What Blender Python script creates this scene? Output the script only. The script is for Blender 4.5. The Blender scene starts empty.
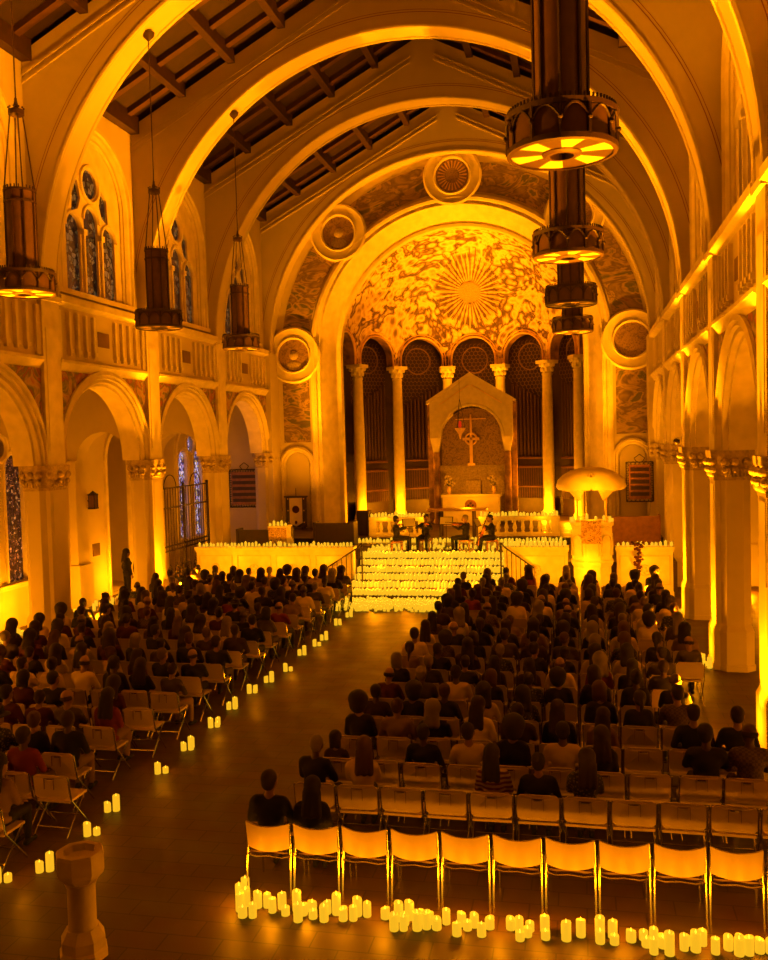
import bpy, bmesh, math, random
from mathutils import Vector, Matrix, Euler
PI = math.pi
C = bpy.context.scene.collection
sc = bpy.context.scene
rnd = random.Random(7)

# ------------------------------------------------------------------ camera
F_PX, YAW, PITCH, ROLL = 907.8, .2126, -.0439, .0267
cam_d = bpy.data.cameras.new('camera'); cam = bpy.data.objects.new('camera', cam_d); C.objects.link(cam)
_s, _c = math.sin(YAW), math.cos(YAW)
_f = Vector((-_s*math.cos(PITCH), _c*math.cos(PITCH), math.sin(PITCH)))
_r = Vector((_c, _s, 0)); _u = _r.cross(_f)
_r2 = _r*math.cos(ROLL)-_u*math.sin(ROLL); _u2 = _u*math.cos(ROLL)+_r*math.sin(ROLL)
m = Matrix.Identity(4)
for i in range(3):
    m[i][0] = _r2[i]; m[i][1] = _u2[i]; m[i][2] = -_f[i]
m.translation = Vector((0, 0, 5))
cam.matrix_world = m
cam_d.sensor_fit = 'VERTICAL'; cam_d.sensor_height = 24
cam_d.lens = F_PX/960*24; cam_d.clip_start = .1; cam_d.clip_end = 200
sc.camera = cam

# ------------------------------------------------------------------ world, view
w = bpy.data.worlds.new('night'); sc.world = w; w.use_nodes = True
w.node_tree.nodes['Background'].inputs[0].default_value = (.30, .12, .01, 1)
w.node_tree.nodes['Background'].inputs[1].default_value = .02
sc.view_settings.view_transform = 'Standard'; sc.view_settings.look = 'None'
sc.view_settings.exposure = .25; sc.view_settings.gamma = 1; sc.view_settings.use_curve_mapping = False
sc.cycles.use_denoising = True
sc.cycles.sample_clamp_indirect = 4
sc.cycles.max_bounces = 6; sc.cycles.diffuse_bounces = 3

# ------------------------------------------------------------------ the plan of the church (metres)
XC, RH, B, Y0 = -4.96, 7.71, 5.43, 36.6
PY = [Y0-B*k for k in range(0, 8)]           # pier positions, from the chancel to behind the gallery
ZCAP, Z1, Z2, ZSP = 4.6, 7.24, 8.89, 8.77
EAVE, SLOPE = 14.32, .52
FLC = 1.07                                  # chancel floor
AMBER = (1, .272, .001)
def SX(side, d): return XC+side*(RH+d)

# ------------------------------------------------------------------ lights
def light(kind, loc, power, size=.15, aim=None, cone=None, name=None, col=AMBER, blend=1.0):
    ld = bpy.data.lights.new(name or kind.lower()+'_lamp', kind); ld.energy = power; ld.color = col
    if kind in ('POINT', 'SPOT'): ld.shadow_soft_size = size
    if kind == 'SPOT':
        ld.spot_size = cone; ld.spot_blend = blend
    o = bpy.data.objects.new(ld.name, ld); C.objects.link(o); o.location = loc
    if aim is not None:
        o.rotation_euler = (Vector(aim)-Vector(loc)).to_track_quat('-Z', 'Y').to_euler()
    return o
for k in range(1, 6):                        # uplights at the foot of every pier, washing the transverse arches
    for s in (-1, 1):
        if PY[k] < 3: continue
        up = (25000 if s < 0 else 27000)*(1 if k < 5 else .6)
        for ze, cone, tx, wt in ((10.0, .5, SX(-s, 0), .3), (14.6, .85, XC-s*3.6, 1.0), (15.2, .62, XC+s*5.2, 1.0)):
            light('SPOT', (SX(s, -.55 if k < 5 else -.2), PY[k], .45 if k < 5 else 1.2), up*wt, .12, (tx, PY[k], ze), cone, 'pier_uplight', blend=.7)
        if k < 5 or s < 0: light('POINT', (SX(s, -.42), PY[k]+.1, .42), (110 if s < 0 else 45)*(1 if k < 5 else .25), .1, name='pier_candle_light')
        if k < 5 or s < 0: light('SPOT', (SX(s, -.5), PY[k], .4), (1500 if s > 0 else 2300)*(1 if k < 5 else .3), .1, (SX(s, 2.6), PY[k]-.6, 9.5), 1.2, 'pier_wash')
for s in (-1, 1):
    light('SPOT', (SX(s, -1.0), Y0-1.6, FLC+.6), 13000, .12, (XC+s*2, Y0+.2, 17), .95, 'chancel_uplight')
for k in range(1, 6):                        # candle light in the side aisles
    for q in (.3, .7):
        light('POINT', (SX(-1, 2.0), PY[k]-B*q+.0, .7), 140, .1, name='aisle_candle_light')
        light('POINT', (SX(1, 2.35), PY[k]-B*q+.0, .35), 60, .1, name='aisle_candle_light')
for k in range(15):                           # the candle row behind the last chairs
    light('POINT', (-3.75+.41*k, 9.06, .24), 11, .05, name='candle_row_light')
for (x, y) in [(-6.5, 9.2), (-6.3, 10.5), (-6.4, 12.6), (-6.4, 14.8), (-6.5, 17), (-6.4, 19), (-6.4, 21.4), (-6.5, 24)]:
    light('POINT', (x+.1, y, .35), 4, .05, name='aisle_pair_light')
for i in range(4):                           # the field of candles on the chancel steps
    for j in range(3):
        light('POINT', (-6.4+1.05*i, 27.6+1.1*j, .55+.35*j), 60, .12, name='step_candle_light')
for x in (-11.6, -10, -8.4, -1.6, 0, 1.8):   # in front of the parapets
    light('POINT', (x, 27.1, 1.0), 95, .1, name='parapet_candle_light')
    light('POINT', (x, 28.9, 1.95), 30, .1, name='parapet_top_light')
for x in (-7.4, -5.9, -3.7, -1.4):           # along the balustrade and the foot of the apse
    light('POINT', (x, 33.4, 2.0), 22, .1, name='rail_candle_light')
light('POINT', (-4.5, 36.6, 3.0), 150, .15, name='altar_fill_light'); light('POINT', (.33, 26.8, 3.3), 120, .1, name='pulpit_candle_and_fill_light'); light('POINT', (.33, 28.9, 2.7), 30, .1, name='pulpit_candle_and_fill_light')  # added fill for altar canopy and sounding board; last point stands for rim candles
for a in (14, 42, 70, 110, 138, 166):
    light('POINT', (-4.83+4.45*math.cos(math.radians(a)), 38.3+4.45*math.sin(math.radians(a)), 1.8), 190, .1, name='column_foot_light')
light('SPOT', (-4.83, 40.4, 2.2), 6000, .5, (-4.83, 41.2, 11.5), 1.25, 'semidome_light')
light('SPOT', (-8.2, 39.2, 1.6), 3000, .4, (-3.0, 41.5, 11.5), 1.0, 'semidome_light')
light('SPOT', (-1.5, 39.2, 1.6), 3000, .4, (-7, 41.5, 11.5), 1.0, 'semidome_light')
light('SPOT', (-10.8, 34.8, 1.5), 1000, .3, (-11.5, 37.2, 9), 1.5, 'wall_wash')
light('SPOT', (.9, 34.8, 1.5), 900, .3, (1.7, 37.2, 9), 1.5, 'wall_wash')

# ------------------------------------------------------------------ mesh helper
class MB:
    def __init__(s): s.v = []; s.f = []; s.mi = []; s.cur = 0
    def add(s, vs, fs):
        n = len(s.v); s.v += [tuple(v) for v in vs]
        for f in fs: s.f.append(tuple(n+i for i in f)); s.mi.append(s.cur)
    def box(s, x0, x1, y0, y1, z0, z1, M=None):
        vs = [(x, y, z) for x in (x0, x1) for y in (y0, y1) for z in (z0, z1)]
        if M is not None: vs = [M @ Vector(v) for v in vs]
        s.add(vs, [(0, 1, 3, 2), (4, 6, 7, 5), (0, 4, 5, 1), (2, 3, 7, 6), (0, 2, 6, 4), (1, 5, 7, 3)])
        return s
    def mbox(s, mp, p0, p1, q0, q1, d0, d1):           # a box in the frame of a mapper
        vs = [mp(p, q, d) for p in (p0, p1) for q in (q0, q1) for d in (d0, d1)]
        s.add(vs, [(0, 1, 3, 2), (4, 6, 7, 5), (0, 4, 5, 1), (2, 3, 7, 6), (0, 2, 6, 4), (1, 5, 7, 3)])
        return s
    def prism(s, poly, z0, z1, sc0=1, sc1=1, c=(0, 0)):   # poly in xy, scaled about c at both ends
        n = len(poly)
        a = [(c[0]+(p[0]-c[0])*sc0, c[1]+(p[1]-c[1])*sc0, z0) for p in poly]
        b = [(c[0]+(p[0]-c[0])*sc1, c[1]+(p[1]-c[1])*sc1, z1) for p in poly]
        s.add(a+b, [tuple(range(n))[::-1], tuple(range(n, 2*n))]+[(i, (i+1) % n, n+(i+1) % n, n+i) for i in range(n)])
        return s
    def lathe(s, prof, n=24, c=(0, 0, 0), M=None, ph=0, sx=1, sy=1, cap=True):
        cap = cap and prof[0] != prof[-1]
        vs = []; fs = []
        for r, z in prof:
            for i in range(n):
                a = 2*PI*i/n+ph; v = Vector((c[0]+r*math.cos(a)*sx, c[1]+r*math.sin(a)*sy, c[2]+z))
                vs.append(M @ v if M is not None else v)
        for j in range(len(prof)-1):
            for i in range(n):
                k = (i+1) % n; fs.append((j*n+i, j*n+k, (j+1)*n+k, (j+1)*n+i))
        if cap and prof[0][0] > 1e-6: fs.append(tuple(range(n))[::-1])
        if cap and prof[-1][0] > 1e-6: fs.append(tuple((len(prof)-1)*n+i for i in range(n)))
        s.add(vs, fs); return s
    def tube(s, pts, r, n=8, rr=None, cap=True):
        pts = [Vector(p) for p in pts]; vs = []; fs = []; prev = None
        for i, p in enumerate(pts):
            t = (pts[min(i+1, len(pts)-1)]-pts[max(i-1, 0)]).normalized()
            if prev is None:
                a = t.orthogonal().normalized()
            else:
                a = (prev-t*prev.dot(t)).normalized()
            prev = a; b = t.cross(a); q = rr[i] if rr else r
            for k in range(n):
                an = 2*PI*k/n; vs.append(p+(a*math.cos(an)+b*math.sin(an))*q)
        for i in range(len(pts)-1):
            for k in range(n):
                l = (k+1) % n; fs.append((i*n+k, i*n+l, (i+1)*n+l, (i+1)*n+k))
        if cap: fs += [tuple(range(n))[::-1], tuple((len(pts)-1)*n+i for i in range(n))]
        s.add(vs, fs); return s
    def ball(s, c, r, n=12, m=8, M=None):
        if not hasattr(r, '__len__'): r = (r, r, r)
        vs = []; fs = []
        for j in range(m+1):
            t = PI*j/m
            for i in range(n):
                a = 2*PI*i/n
                v = Vector((r[0]*math.sin(t)*math.cos(a), r[1]*math.sin(t)*math.sin(a), -r[2]*math.cos(t)))
                if M is not None: v = M @ v
                vs.append(v+Vector(c))
        for j in range(m):
            for i in range(n):
                k = (i+1) % n; fs.append((j*n+i, j*n+k, (j+1)*n+k, (j+1)*n+i))
        s.add(vs, fs); return s
    def usweep(s, mp, pc, zs, zb, prof, n=28, a0=0, a1=PI, closed=False):
        # profile [(radius, depth)] swept round an arch: optional legs down to zb
        st = []
        if zb is not None and zb < zs: st.append((a0, zb))
        st += [(a0+(a1-a0)*i/n, None) for i in range(n+1)]
        if zb is not None and zb < zs: st.append((a1, zb))
        k = len(prof); vs = []; fs = []
        for a, z in st:
            for r, d in prof:
                vs.append(mp(pc+r*math.cos(a), z if z is not None else zs+r*math.sin(a), d))
        for i in range(len(st)-1):
            for j in range(k if closed else k-1):
                l = (j+1) % k
                fs.append((i*k+j, i*k+l, (i+1)*k+l, (i+1)*k+j))
        if closed:
            fs += [tuple(range(k)), tuple((len(st)-1)*k+i for i in range(k))]
        s.add(vs, fs); return s
    def plate(s, mp, outline, holes, d0, d1):
        cu = bpy.data.curves.new('tmp', 'CURVE'); cu.dimensions = '2D'; cu.fill_mode = 'BOTH'; cu.extrude = .5
        for pl in [outline]+list(holes):
            sp = cu.splines.new('POLY'); sp.points.add(len(pl)-1); sp.use_cyclic_u = True
            for i, p in enumerate(pl): sp.points[i].co = (p[0], p[1], 0, 1)
        o = bpy.data.objects.new('tmp', cu); C.objects.link(o)
        dg = bpy.context.evaluated_depsgraph_get(); me = bpy.data.meshes.new_from_object(o.evaluated_get(dg))
        s.add([mp(v.co.x, v.co.y, d0 if v.co.z < 0 else d1) for v in me.vertices], [tuple(p.vertices) for p in me.polygons])
        bpy.data.objects.remove(o); bpy.data.curves.remove(cu); bpy.data.meshes.remove(me)
        return s
    def mesh(s, name, mats, smooth=None):
        me = bpy.data.meshes.new(name); me.from_pydata(s.v, [], s.f)
        bm = bmesh.new(); bm.from_mesh(me)
        for f, k in zip(bm.faces, s.mi): f.material_index = k
        bmesh.ops.remove_doubles(bm, verts=bm.verts, dist=1e-5)
        bmesh.ops.recalc_face_normals(bm, faces=bm.faces)
        bm.to_mesh(me); bm.free()
        for mt in (mats if isinstance(mats, (list, tuple)) else [mats]): me.materials.append(mt)
        if smooth:
            me.polygons.foreach_set('use_smooth', [True]*len(me.polygons)); me.set_sharp_from_angle(angle=math.radians(smooth))
        return me
    def build(s, name, mats, parent=None, smooth=None, loc=None, rot=None):
        o = bpy.data.objects.new(name, s.mesh(name, mats, smooth)); C.objects.link(o)
        if parent: o.parent = parent
        if loc is not None: o.location = loc
        if rot is not None: o.rotation_euler = rot
        return o
def tag(o, label=None, cat=None, group=None, kind=None):
    if label: o['label'] = label
    if cat: o['category'] = cat
    if group: o['group'] = group
    if kind: o['kind'] = kind
    return o
def empty(name, loc=(0, 0, 0), rz=0, label=None, cat=None, group=None, kind=None):
    o = bpy.data.objects.new(name, None); C.objects.link(o); o.location = loc; o.rotation_euler = (0, 0, rz)
    o.empty_display_size = .1
    return tag(o, label, cat, group, kind)
def inst(o, parent=None):
    c = o.copy(); C.objects.link(c)
    c.parent = parent
    if parent: c.matrix_parent_inverse = Matrix.Identity(4)
    for ch in list(o.children): inst(ch, c)
    return c
def rect(p0, p1, q0, q1): return [(p0, q0), (p1, q0), (p1, q1), (p0, q1)]
def archpoly(pc, r, zb, zs, n=24):
    return [(pc-r, zb)]+[(pc-r*math.cos(PI*i/n), zs+r*math.sin(PI*i/n)) for i in range(n+1)]+[(pc+r, zb)]
def circ(pc, qc, r, n=32): return [(pc+r*math.cos(2*PI*i/n), qc+r*math.sin(2*PI*i/n)) for i in range(n)]
def wallmap(side): return lambda p, q, d: (SX(side, d), p, q)
def crossmap(y): return lambda p, q, d: (p, y+d, q)

# ------------------------------------------------------------------ materials
def mat(name, col, rough=.6, metal=0, emit=None, es=0, var=.12, scale=3, spec=.5, bump=0, trans=0):
    m = bpy.data.materials.new(name); m.use_nodes = True; nt = m.node_tree; N = nt.nodes; L = nt.links
    b = N['Principled BSDF']; b.inputs['Roughness'].default_value = rough; b.inputs['Metallic'].default_value = metal
    b.inputs['Specular IOR Level'].default_value = spec
    tc = N.new('ShaderNodeTexCoord'); no = N.new('ShaderNodeTexNoise'); no.inputs['Scale'].default_value = scale
    no.inputs['Detail'].default_value = 4
    L.new(tc.outputs['Object'], no.inputs['Vector'])
    rp = N.new('ShaderNodeValToRGB'); L.new(no.outputs['Fac'], rp.inputs['Fac'])
    rp.color_ramp.elements[0].position = .3; rp.color_ramp.elements[1].position = .7
    rp.color_ramp.elements[0].color = tuple(c*(1-var) for c in col)+(1,)
    rp.color_ramp.elements[1].color = tuple(min(1, c*(1+var)) for c in col)+(1,)
    L.new(rp.outputs['Color'], b.inputs['Base Color'])
    if bump:
        bp = N.new('ShaderNodeBump'); bp.inputs['Strength'].default_value = bump; bp.inputs['Distance'].default_value = .01
        L.new(no.outputs['Fac'], bp.inputs['Height']); L.new(bp.outputs['Normal'], b.inputs['Normal'])
    if emit:
        b.inputs['Emission Color'].default_value = tuple(emit)+(1,); b.inputs['Emission Strength'].default_value = es
        m.cycles.emission_sampling = 'NONE'
    return m
def ramp(N, stops, interp='LINEAR'):
    r = N.new('ShaderNodeValToRGB'); r.color_ramp.interpolation = interp
    e = r.color_ramp.elements
    while len(e) < len(stops): e.new(.5)
    for el, (p, c) in zip(e, stops): el.position = p; el.color = tuple(c)+(1,)
    return r
def mural(name, scale, stops, dist=1.2, detail=3, stretch=(1, 1, 1), rough=.55, warp=2.0):
    m = bpy.data.materials.new(name); m.use_nodes = True; N = m.node_tree.nodes; L = m.node_tree.links
    b = N['Principled BSDF']; b.inputs['Roughness'].default_value = rough
    tc = N.new('ShaderNodeTexCoord'); mp = N.new('ShaderNodeMapping'); mp.inputs['Scale'].default_value = stretch
    L.new(tc.outputs['Object'], mp.inputs['Vector'])
    n1 = N.new('ShaderNodeTexNoise'); n1.inputs['Scale'].default_value = scale; n1.inputs['Detail'].default_value = detail
    n1.inputs['Distortion'].default_value = dist; n1.inputs['Roughness'].default_value = .6
    L.new(mp.outputs['Vector'], n1.inputs['Vector'])
    n2 = N.new('ShaderNodeTexVoronoi'); n2.inputs['Scale'].default_value = scale*warp; n2.feature = 'F1'
    L.new(mp.outputs['Vector'], n2.inputs['Vector'])
    mx = N.new('ShaderNodeMath'); mx.operation = 'MULTIPLY_ADD'; mx.inputs[1].default_value = .25
    L.new(n2.outputs['Distance'], mx.inputs[0]); L.new(n1.outputs['Fac'], mx.inputs[2])
    r = ramp(N, stops); L.new(mx.outputs[0], r.inputs['Fac']); L.new(r.outputs['Color'], b.inputs['Base Color'])
    return m
def glassmat(name, cols, scale, strength, stretch=(1, 1, 1)):
    m = bpy.data.materials.new(name); m.use_nodes = True; N = m.node_tree.nodes; L = m.node_tree.links
    b = N['Principled BSDF']; b.inputs['Roughness'].default_value = .25
    tc = N.new('ShaderNodeTexCoord'); mp = N.new('ShaderNodeMapping'); mp.inputs['Scale'].default_value = stretch
    L.new(tc.outputs['Object'], mp.inputs['Vector'])
    v = N.new('ShaderNodeTexVoronoi'); v.inputs['Scale'].default_value = scale; L.new(mp.outputs['Vector'], v.inputs['Vector'])
    sp = N.new('ShaderNodeSeparateColor'); L.new(v.outputs['Color'], sp.inputs['Color'])
    r = ramp(N, cols, 'CONSTANT'); L.new(sp.outputs[0], r.inputs['Fac'])
    v2 = N.new('ShaderNodeTexVoronoi'); v2.inputs['Scale'].default_value = scale; v2.feature = 'DISTANCE_TO_EDGE'
    L.new(mp.outputs['Vector'], v2.inputs['Vector'])
    gt = N.new('ShaderNodeMath'); gt.operation = 'GREATER_THAN'; gt.inputs[1].default_value = .07
    L.new(v2.outputs['Distance'], gt.inputs[0])
    ml = N.new('ShaderNodeMix'); ml.data_type = 'RGBA'; ml.inputs[6].default_value = (.004, .003, .002, 1)
    L.new(gt.outputs[0], ml.inputs[0]); L.new(r.outputs['Color'], ml.inputs[7])
    L.new(ml.outputs[2], b.inputs['Base Color']); L.new(ml.outputs[2], b.inputs['Emission Color'])
    b.inputs['Emission Strength'].default_value = strength; m.cycles.emission_sampling = 'NONE'
    return m
def floormat():
    m = bpy.data.materials.new('stone_tiles'); m.use_nodes = True; N = m.node_tree.nodes; L = m.node_tree.links
    b = N['Principled BSDF']; b.inputs['Specular IOR Level'].default_value = .4
    tc = N.new('ShaderNodeTexCoord')
    br = N.new('ShaderNodeTexBrick'); br.inputs['Scale'].default_value = 1; br.inputs['Brick Width'].default_value = .6
    br.inputs['Row Height'].default_value = .3; br.inputs['Mortar Size'].default_value = .008
    br.inputs['Color1'].default_value = (.10, .055, .032, 1); br.inputs['Color2'].default_value = (.075, .042, .026, 1)
    br.inputs['Mortar'].default_value = (.035, .02, .012, 1)
    L.new(tc.outputs['Object'], br.inputs['Vector'])
    no = N.new('ShaderNodeTexNoise'); no.inputs['Scale'].default_value = 1.5; L.new(tc.outputs['Object'], no.inputs['Vector'])
    mx = N.new('ShaderNodeMix'); mx.data_type = 'RGBA'; mx.blend_type = 'MULTIPLY'; mx.inputs[0].default_value = .5
    L.new(br.outputs['Color'], mx.inputs[6]); L.new(no.outputs['Color'], mx.inputs[7]); L.new(mx.outputs[2], b.inputs['Base Color'])
    rr = ramp(N, [(.3, (.42,)*3), (.7, (.6,)*3)]); L.new(no.outputs['Fac'], rr.inputs['Fac']); L.new(rr.outputs['Color'], b.inputs['Roughness'])
    return m
def check(name, c1, c2, scale, kind='check'):
    m = bpy.data.materials.new(name); m.use_nodes = True; N = m.node_tree.nodes; L = m.node_tree.links
    b = N['Principled BSDF']; b.inputs['Roughness'].default_value = .8
    tc = N.new('ShaderNodeTexCoord')
    if kind == 'check':
        t = N.new('ShaderNodeTexChecker'); t.inputs['Scale'].default_value = scale
        t.inputs['Color1'].default_value = tuple(c1)+(1,); t.inputs['Color2'].default_value = tuple(c2)+(1,)
        L.new(tc.outputs['Object'], t.inputs['Vector']); L.new(t.outputs['Color'], b.inputs['Base Color'])
    elif kind == 'stripe':
        t = N.new('ShaderNodeTexWave'); t.inputs['Scale'].default_value = scale; t.inputs['Distortion'].default_value = 2
        t.bands_direction = 'Z'; L.new(tc.outputs['Object'], t.inputs['Vector'])
        r = ramp(N, [(.45, c1), (.55, c2)]); L.new(t.outputs['Fac'], r.inputs['Fac']); L.new(r.outputs['Color'], b.inputs['Base Color'])
    else:
        t = N.new('ShaderNodeTexVoronoi'); t.inputs['Scale'].default_value = scale; L.new(tc.outputs['Object'], t.inputs['Vector'])
        r = ramp(N, [(.25, c1), (.4, c2)]); L.new(t.outputs['Distance'], r.inputs['Fac']); L.new(r.outputs['Color'], b.inputs['Base Color'])
    return m
M = dict(
    stucco=mat('cream_stucco', (.55, .48, .36), .8, var=.05, scale=1.2, bump=.15),
    stone=mat('carved_stone', (.58, .50, .37), .75, var=.12, scale=6, bump=.3),
    capital=mat('capital_stone', (.42, .34, .24), .75, var=.3, scale=14, bump=.6),
    darkline=mat('painted_line', (.25, .10, .04), .7),
    wood=mat('dark_roof_wood', (.032, .012, .006), .6, var=.35, scale=5),
    board=mat('roof_board', (.018, .006, .004), .7, var=.3, scale=4),
    beam=mat('roof_rafter', (.055, .021, .01), .6, var=.25, scale=5),
    iron=mat('bronze_iron', (.018, .009, .006), .5, metal=.3),
    bronze=mat('chandelier_bronze', (.028, .010, .005), .6, metal=0),
    mica=mat('mica_panel', (.085, .04, .017), .6, var=.2, scale=8),
    micalit=mat('pierced_plate', (.48, .36, .22), .5),
    oak=mat('dark_oak', (.03, .013, .007), .5, var=.3, scale=6),
    redoak=mat('reddish_oak', (.28, .12, .05), .45, var=.25, scale=6),
    marble=mat('pale_marble', (.66, .60, .48), .35, var=.1, scale=5),
    dmarble=mat('veined_marble', (.28, .17, .10), .3, var=.6, scale=3),
    gold=mat('gilding', (.8, .55, .22), .4, metal=.4),
    plaster=mat('panel_cream', (.70, .62, .46), .7),
    pipe=mat('organ_pipe_metal', (.07, .035, .02), .5),
    screen=mat('organ_screen_oak', (.10, .042, .02), .6, var=.25, scale=6),
    vent=mat('bronze_vent', (.16, .09, .05), .6),
    chrome=mat('chrome_tube', (.6, .55, .5), .2, metal=1.0),
    wax=mat('candle_wax', (.10, .06, .02), .6, emit=(1, .51, .014), es=.76),
    flame=mat('candle_flame', (1, .8, .4), .5, emit=(1, .6, .035), es=1.0),
    chair=mat('cream_plastic', (.42, .32, .2), .45, var=.05),
    seat=mat('brown_vinyl', (.12, .06, .035), .5),
    skin=mat('skin_light', (.22, .12, .075), .6, var=.05), skin2=mat('skin_dark', (.06, .03, .018), .6, var=.05),
    eye=mat('eye_dark', (.02, .015, .01), .2), paper=mat('sheet_music', (.35, .32, .26), .7),
    glass=glassmat('stained_glass_dark', [(0, (.02, .015, .012)), (.3, (.05, .06, .03)), (.5, (.10, .11, .05)), (.68, (.02, .02, .025)), (.85, (.12, .12, .06))], 7, .2),
    blueglass=glassmat('stained_glass_blue', [(0, (.06, .04, .22)), (.25, (.30, .26, .60)), (.5, (.10, .05, .03)), (.65, (.6, .58, .85)), (.85, (.45, .33, .12))], 9, .7),
    amberglass=glassmat('stained_glass_amber', [(0, (.03, .012, .006)), (.4, (.10, .045, .02)), (.6, (.30, .16, .05)), (.8, (.06, .03, .02)), (.93, (.45, .3, .1))], 12, .35),
    floor=floormat(),
    mosaicwall=mural('painted_mural', .7, [(0, (.06, .07, .045)), (.38, (.16, .12, .07)), (.5, (.10, .11, .08)), (.58, (.42, .30, .17)), (.66, (.14, .10, .06)), (.8, (.30, .22, .13)), (1, (.2, .06, .04))], dist=2.5, stretch=(.9, 1, 1.6)),
    spandrel=mural('painted_spandrel', 1.6, [(0, (.05, .05, .04)), (.42, (.12, .10, .07)), (.5, (.35, .24, .14)), (.56, (.30, .05, .03)), (.63, (.10, .12, .09)), (.74, (.45, .33, .2)), (.9, (.28, .06, .03)), (1, (.1, .1, .08))], dist=1.6),
    dome=mural('apse_mosaic', .62, [(0, (.05, .025, .012)), (.40, (.12, .06, .03)), (.47, (.26, .15, .08)), (.53, (.62, .46, .28)), (.60, (.85, .72, .48)), (.65, (.45, .28, .14)), (.68, (.05, .025, .015)), (.72, (.16, .08, .04)), (.8, (.85, .72, .5)), (1, (.5, .32, .18))], dist=1.3, detail=4, warp=4.0),
    cloth=mural('brocade', 7, [(0, (.1, .05, .02)), (.5, (.12, .06, .03)), (.58, (.6, .42, .2)), (.75, (.2, .1, .05)), (1, (.6, .4, .2))], dist=1.5),
    font=mat('font_stone', (.42, .34, .25), .75, var=.12, scale=6, bump=.3),
    face=mural('painted_face', 6, [(0, (.05, .035, .02)), (.45, (.16, .11, .06)), (.6, (.34, .23, .13)), (.8, (.12, .08, .05)), (1, (.3, .2, .1))]),
)
HAIRS = [mat('hair_black', (.012, .008, .006), .85, var=.2), mat('hair_dark_brown', (.018, .009, .005), .85), mat('hair_chestnut', (.045, .018, .008), .85), mat('hair_fair', (.08, .05, .025), .85), mat('hair_grey', (.14, .11, .08), .85)]
CL = dict(black=mat('cloth_black', (.004, .0035, .0035), .9), charcoal=mat('cloth_charcoal', (.012, .010, .009), .9), navy=mat('cloth_navy', (.008, .008, .018), .9),
          brown=mat('cloth_brown', (.03, .015, .008), .9), maroon=mat('cloth_maroon', (.05, .006, .004), .9), red=mat('cloth_red', (.13, .012, .006), .9),
          grey=mat('cloth_grey', (.05, .038, .03), .9), tan=mat('cloth_tan', (.16, .10, .06), .9), cream=mat('cloth_cream', (.45, .35, .23), .9), white=mat('cloth_white', (.6, .5, .36), .9),
          plaid=check('cloth_plaid', (.04, .025, .015), (.09, .055, .03), 30), dotted=check('cloth_dotted', (.18, .13, .08), (.015, .02, .012), 26, 'dot'), striped=check('cloth_striped', (.3, .21, .12), (.08, .015, .01), 5, 'stripe'))

# ================================================================== STRUCTURE
XL, XR = SX(-1, 3.2), SX(1, 3.2)
st = lambda o: tag(o, kind='structure')
fl = MB(); fl.box(XL, XR, -2.2, 44.6, -.3, 0); st(fl.build('floor', M['floor']))
# chancel floor with seven shallow steps in the middle, and the sanctuary step
NST = 6; SY0, SDY = 27.35, .42
cf = MB()
cf.box(SX(-1, 0.1), XC-2.3, 28.65, 44.6, 0, FLC); cf.box(XC+2.65, SX(1, 0.1), 28.65, 44.6, 0, FLC)
for i in range(NST): cf.box(XC-2.3, XC+2.65, SY0+SDY*i, 44.6 if i == NST-1 else SY0+SDY*(i+1)+.01, 0, FLC*(i+1)/NST)
cf.box(SX(-1, .1), SX(1, .1), 33.3, 44.6, FLC, FLC+.24)
st(cf.build('floor_chancel', M['floor']))
FS = FLC+.24

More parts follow.
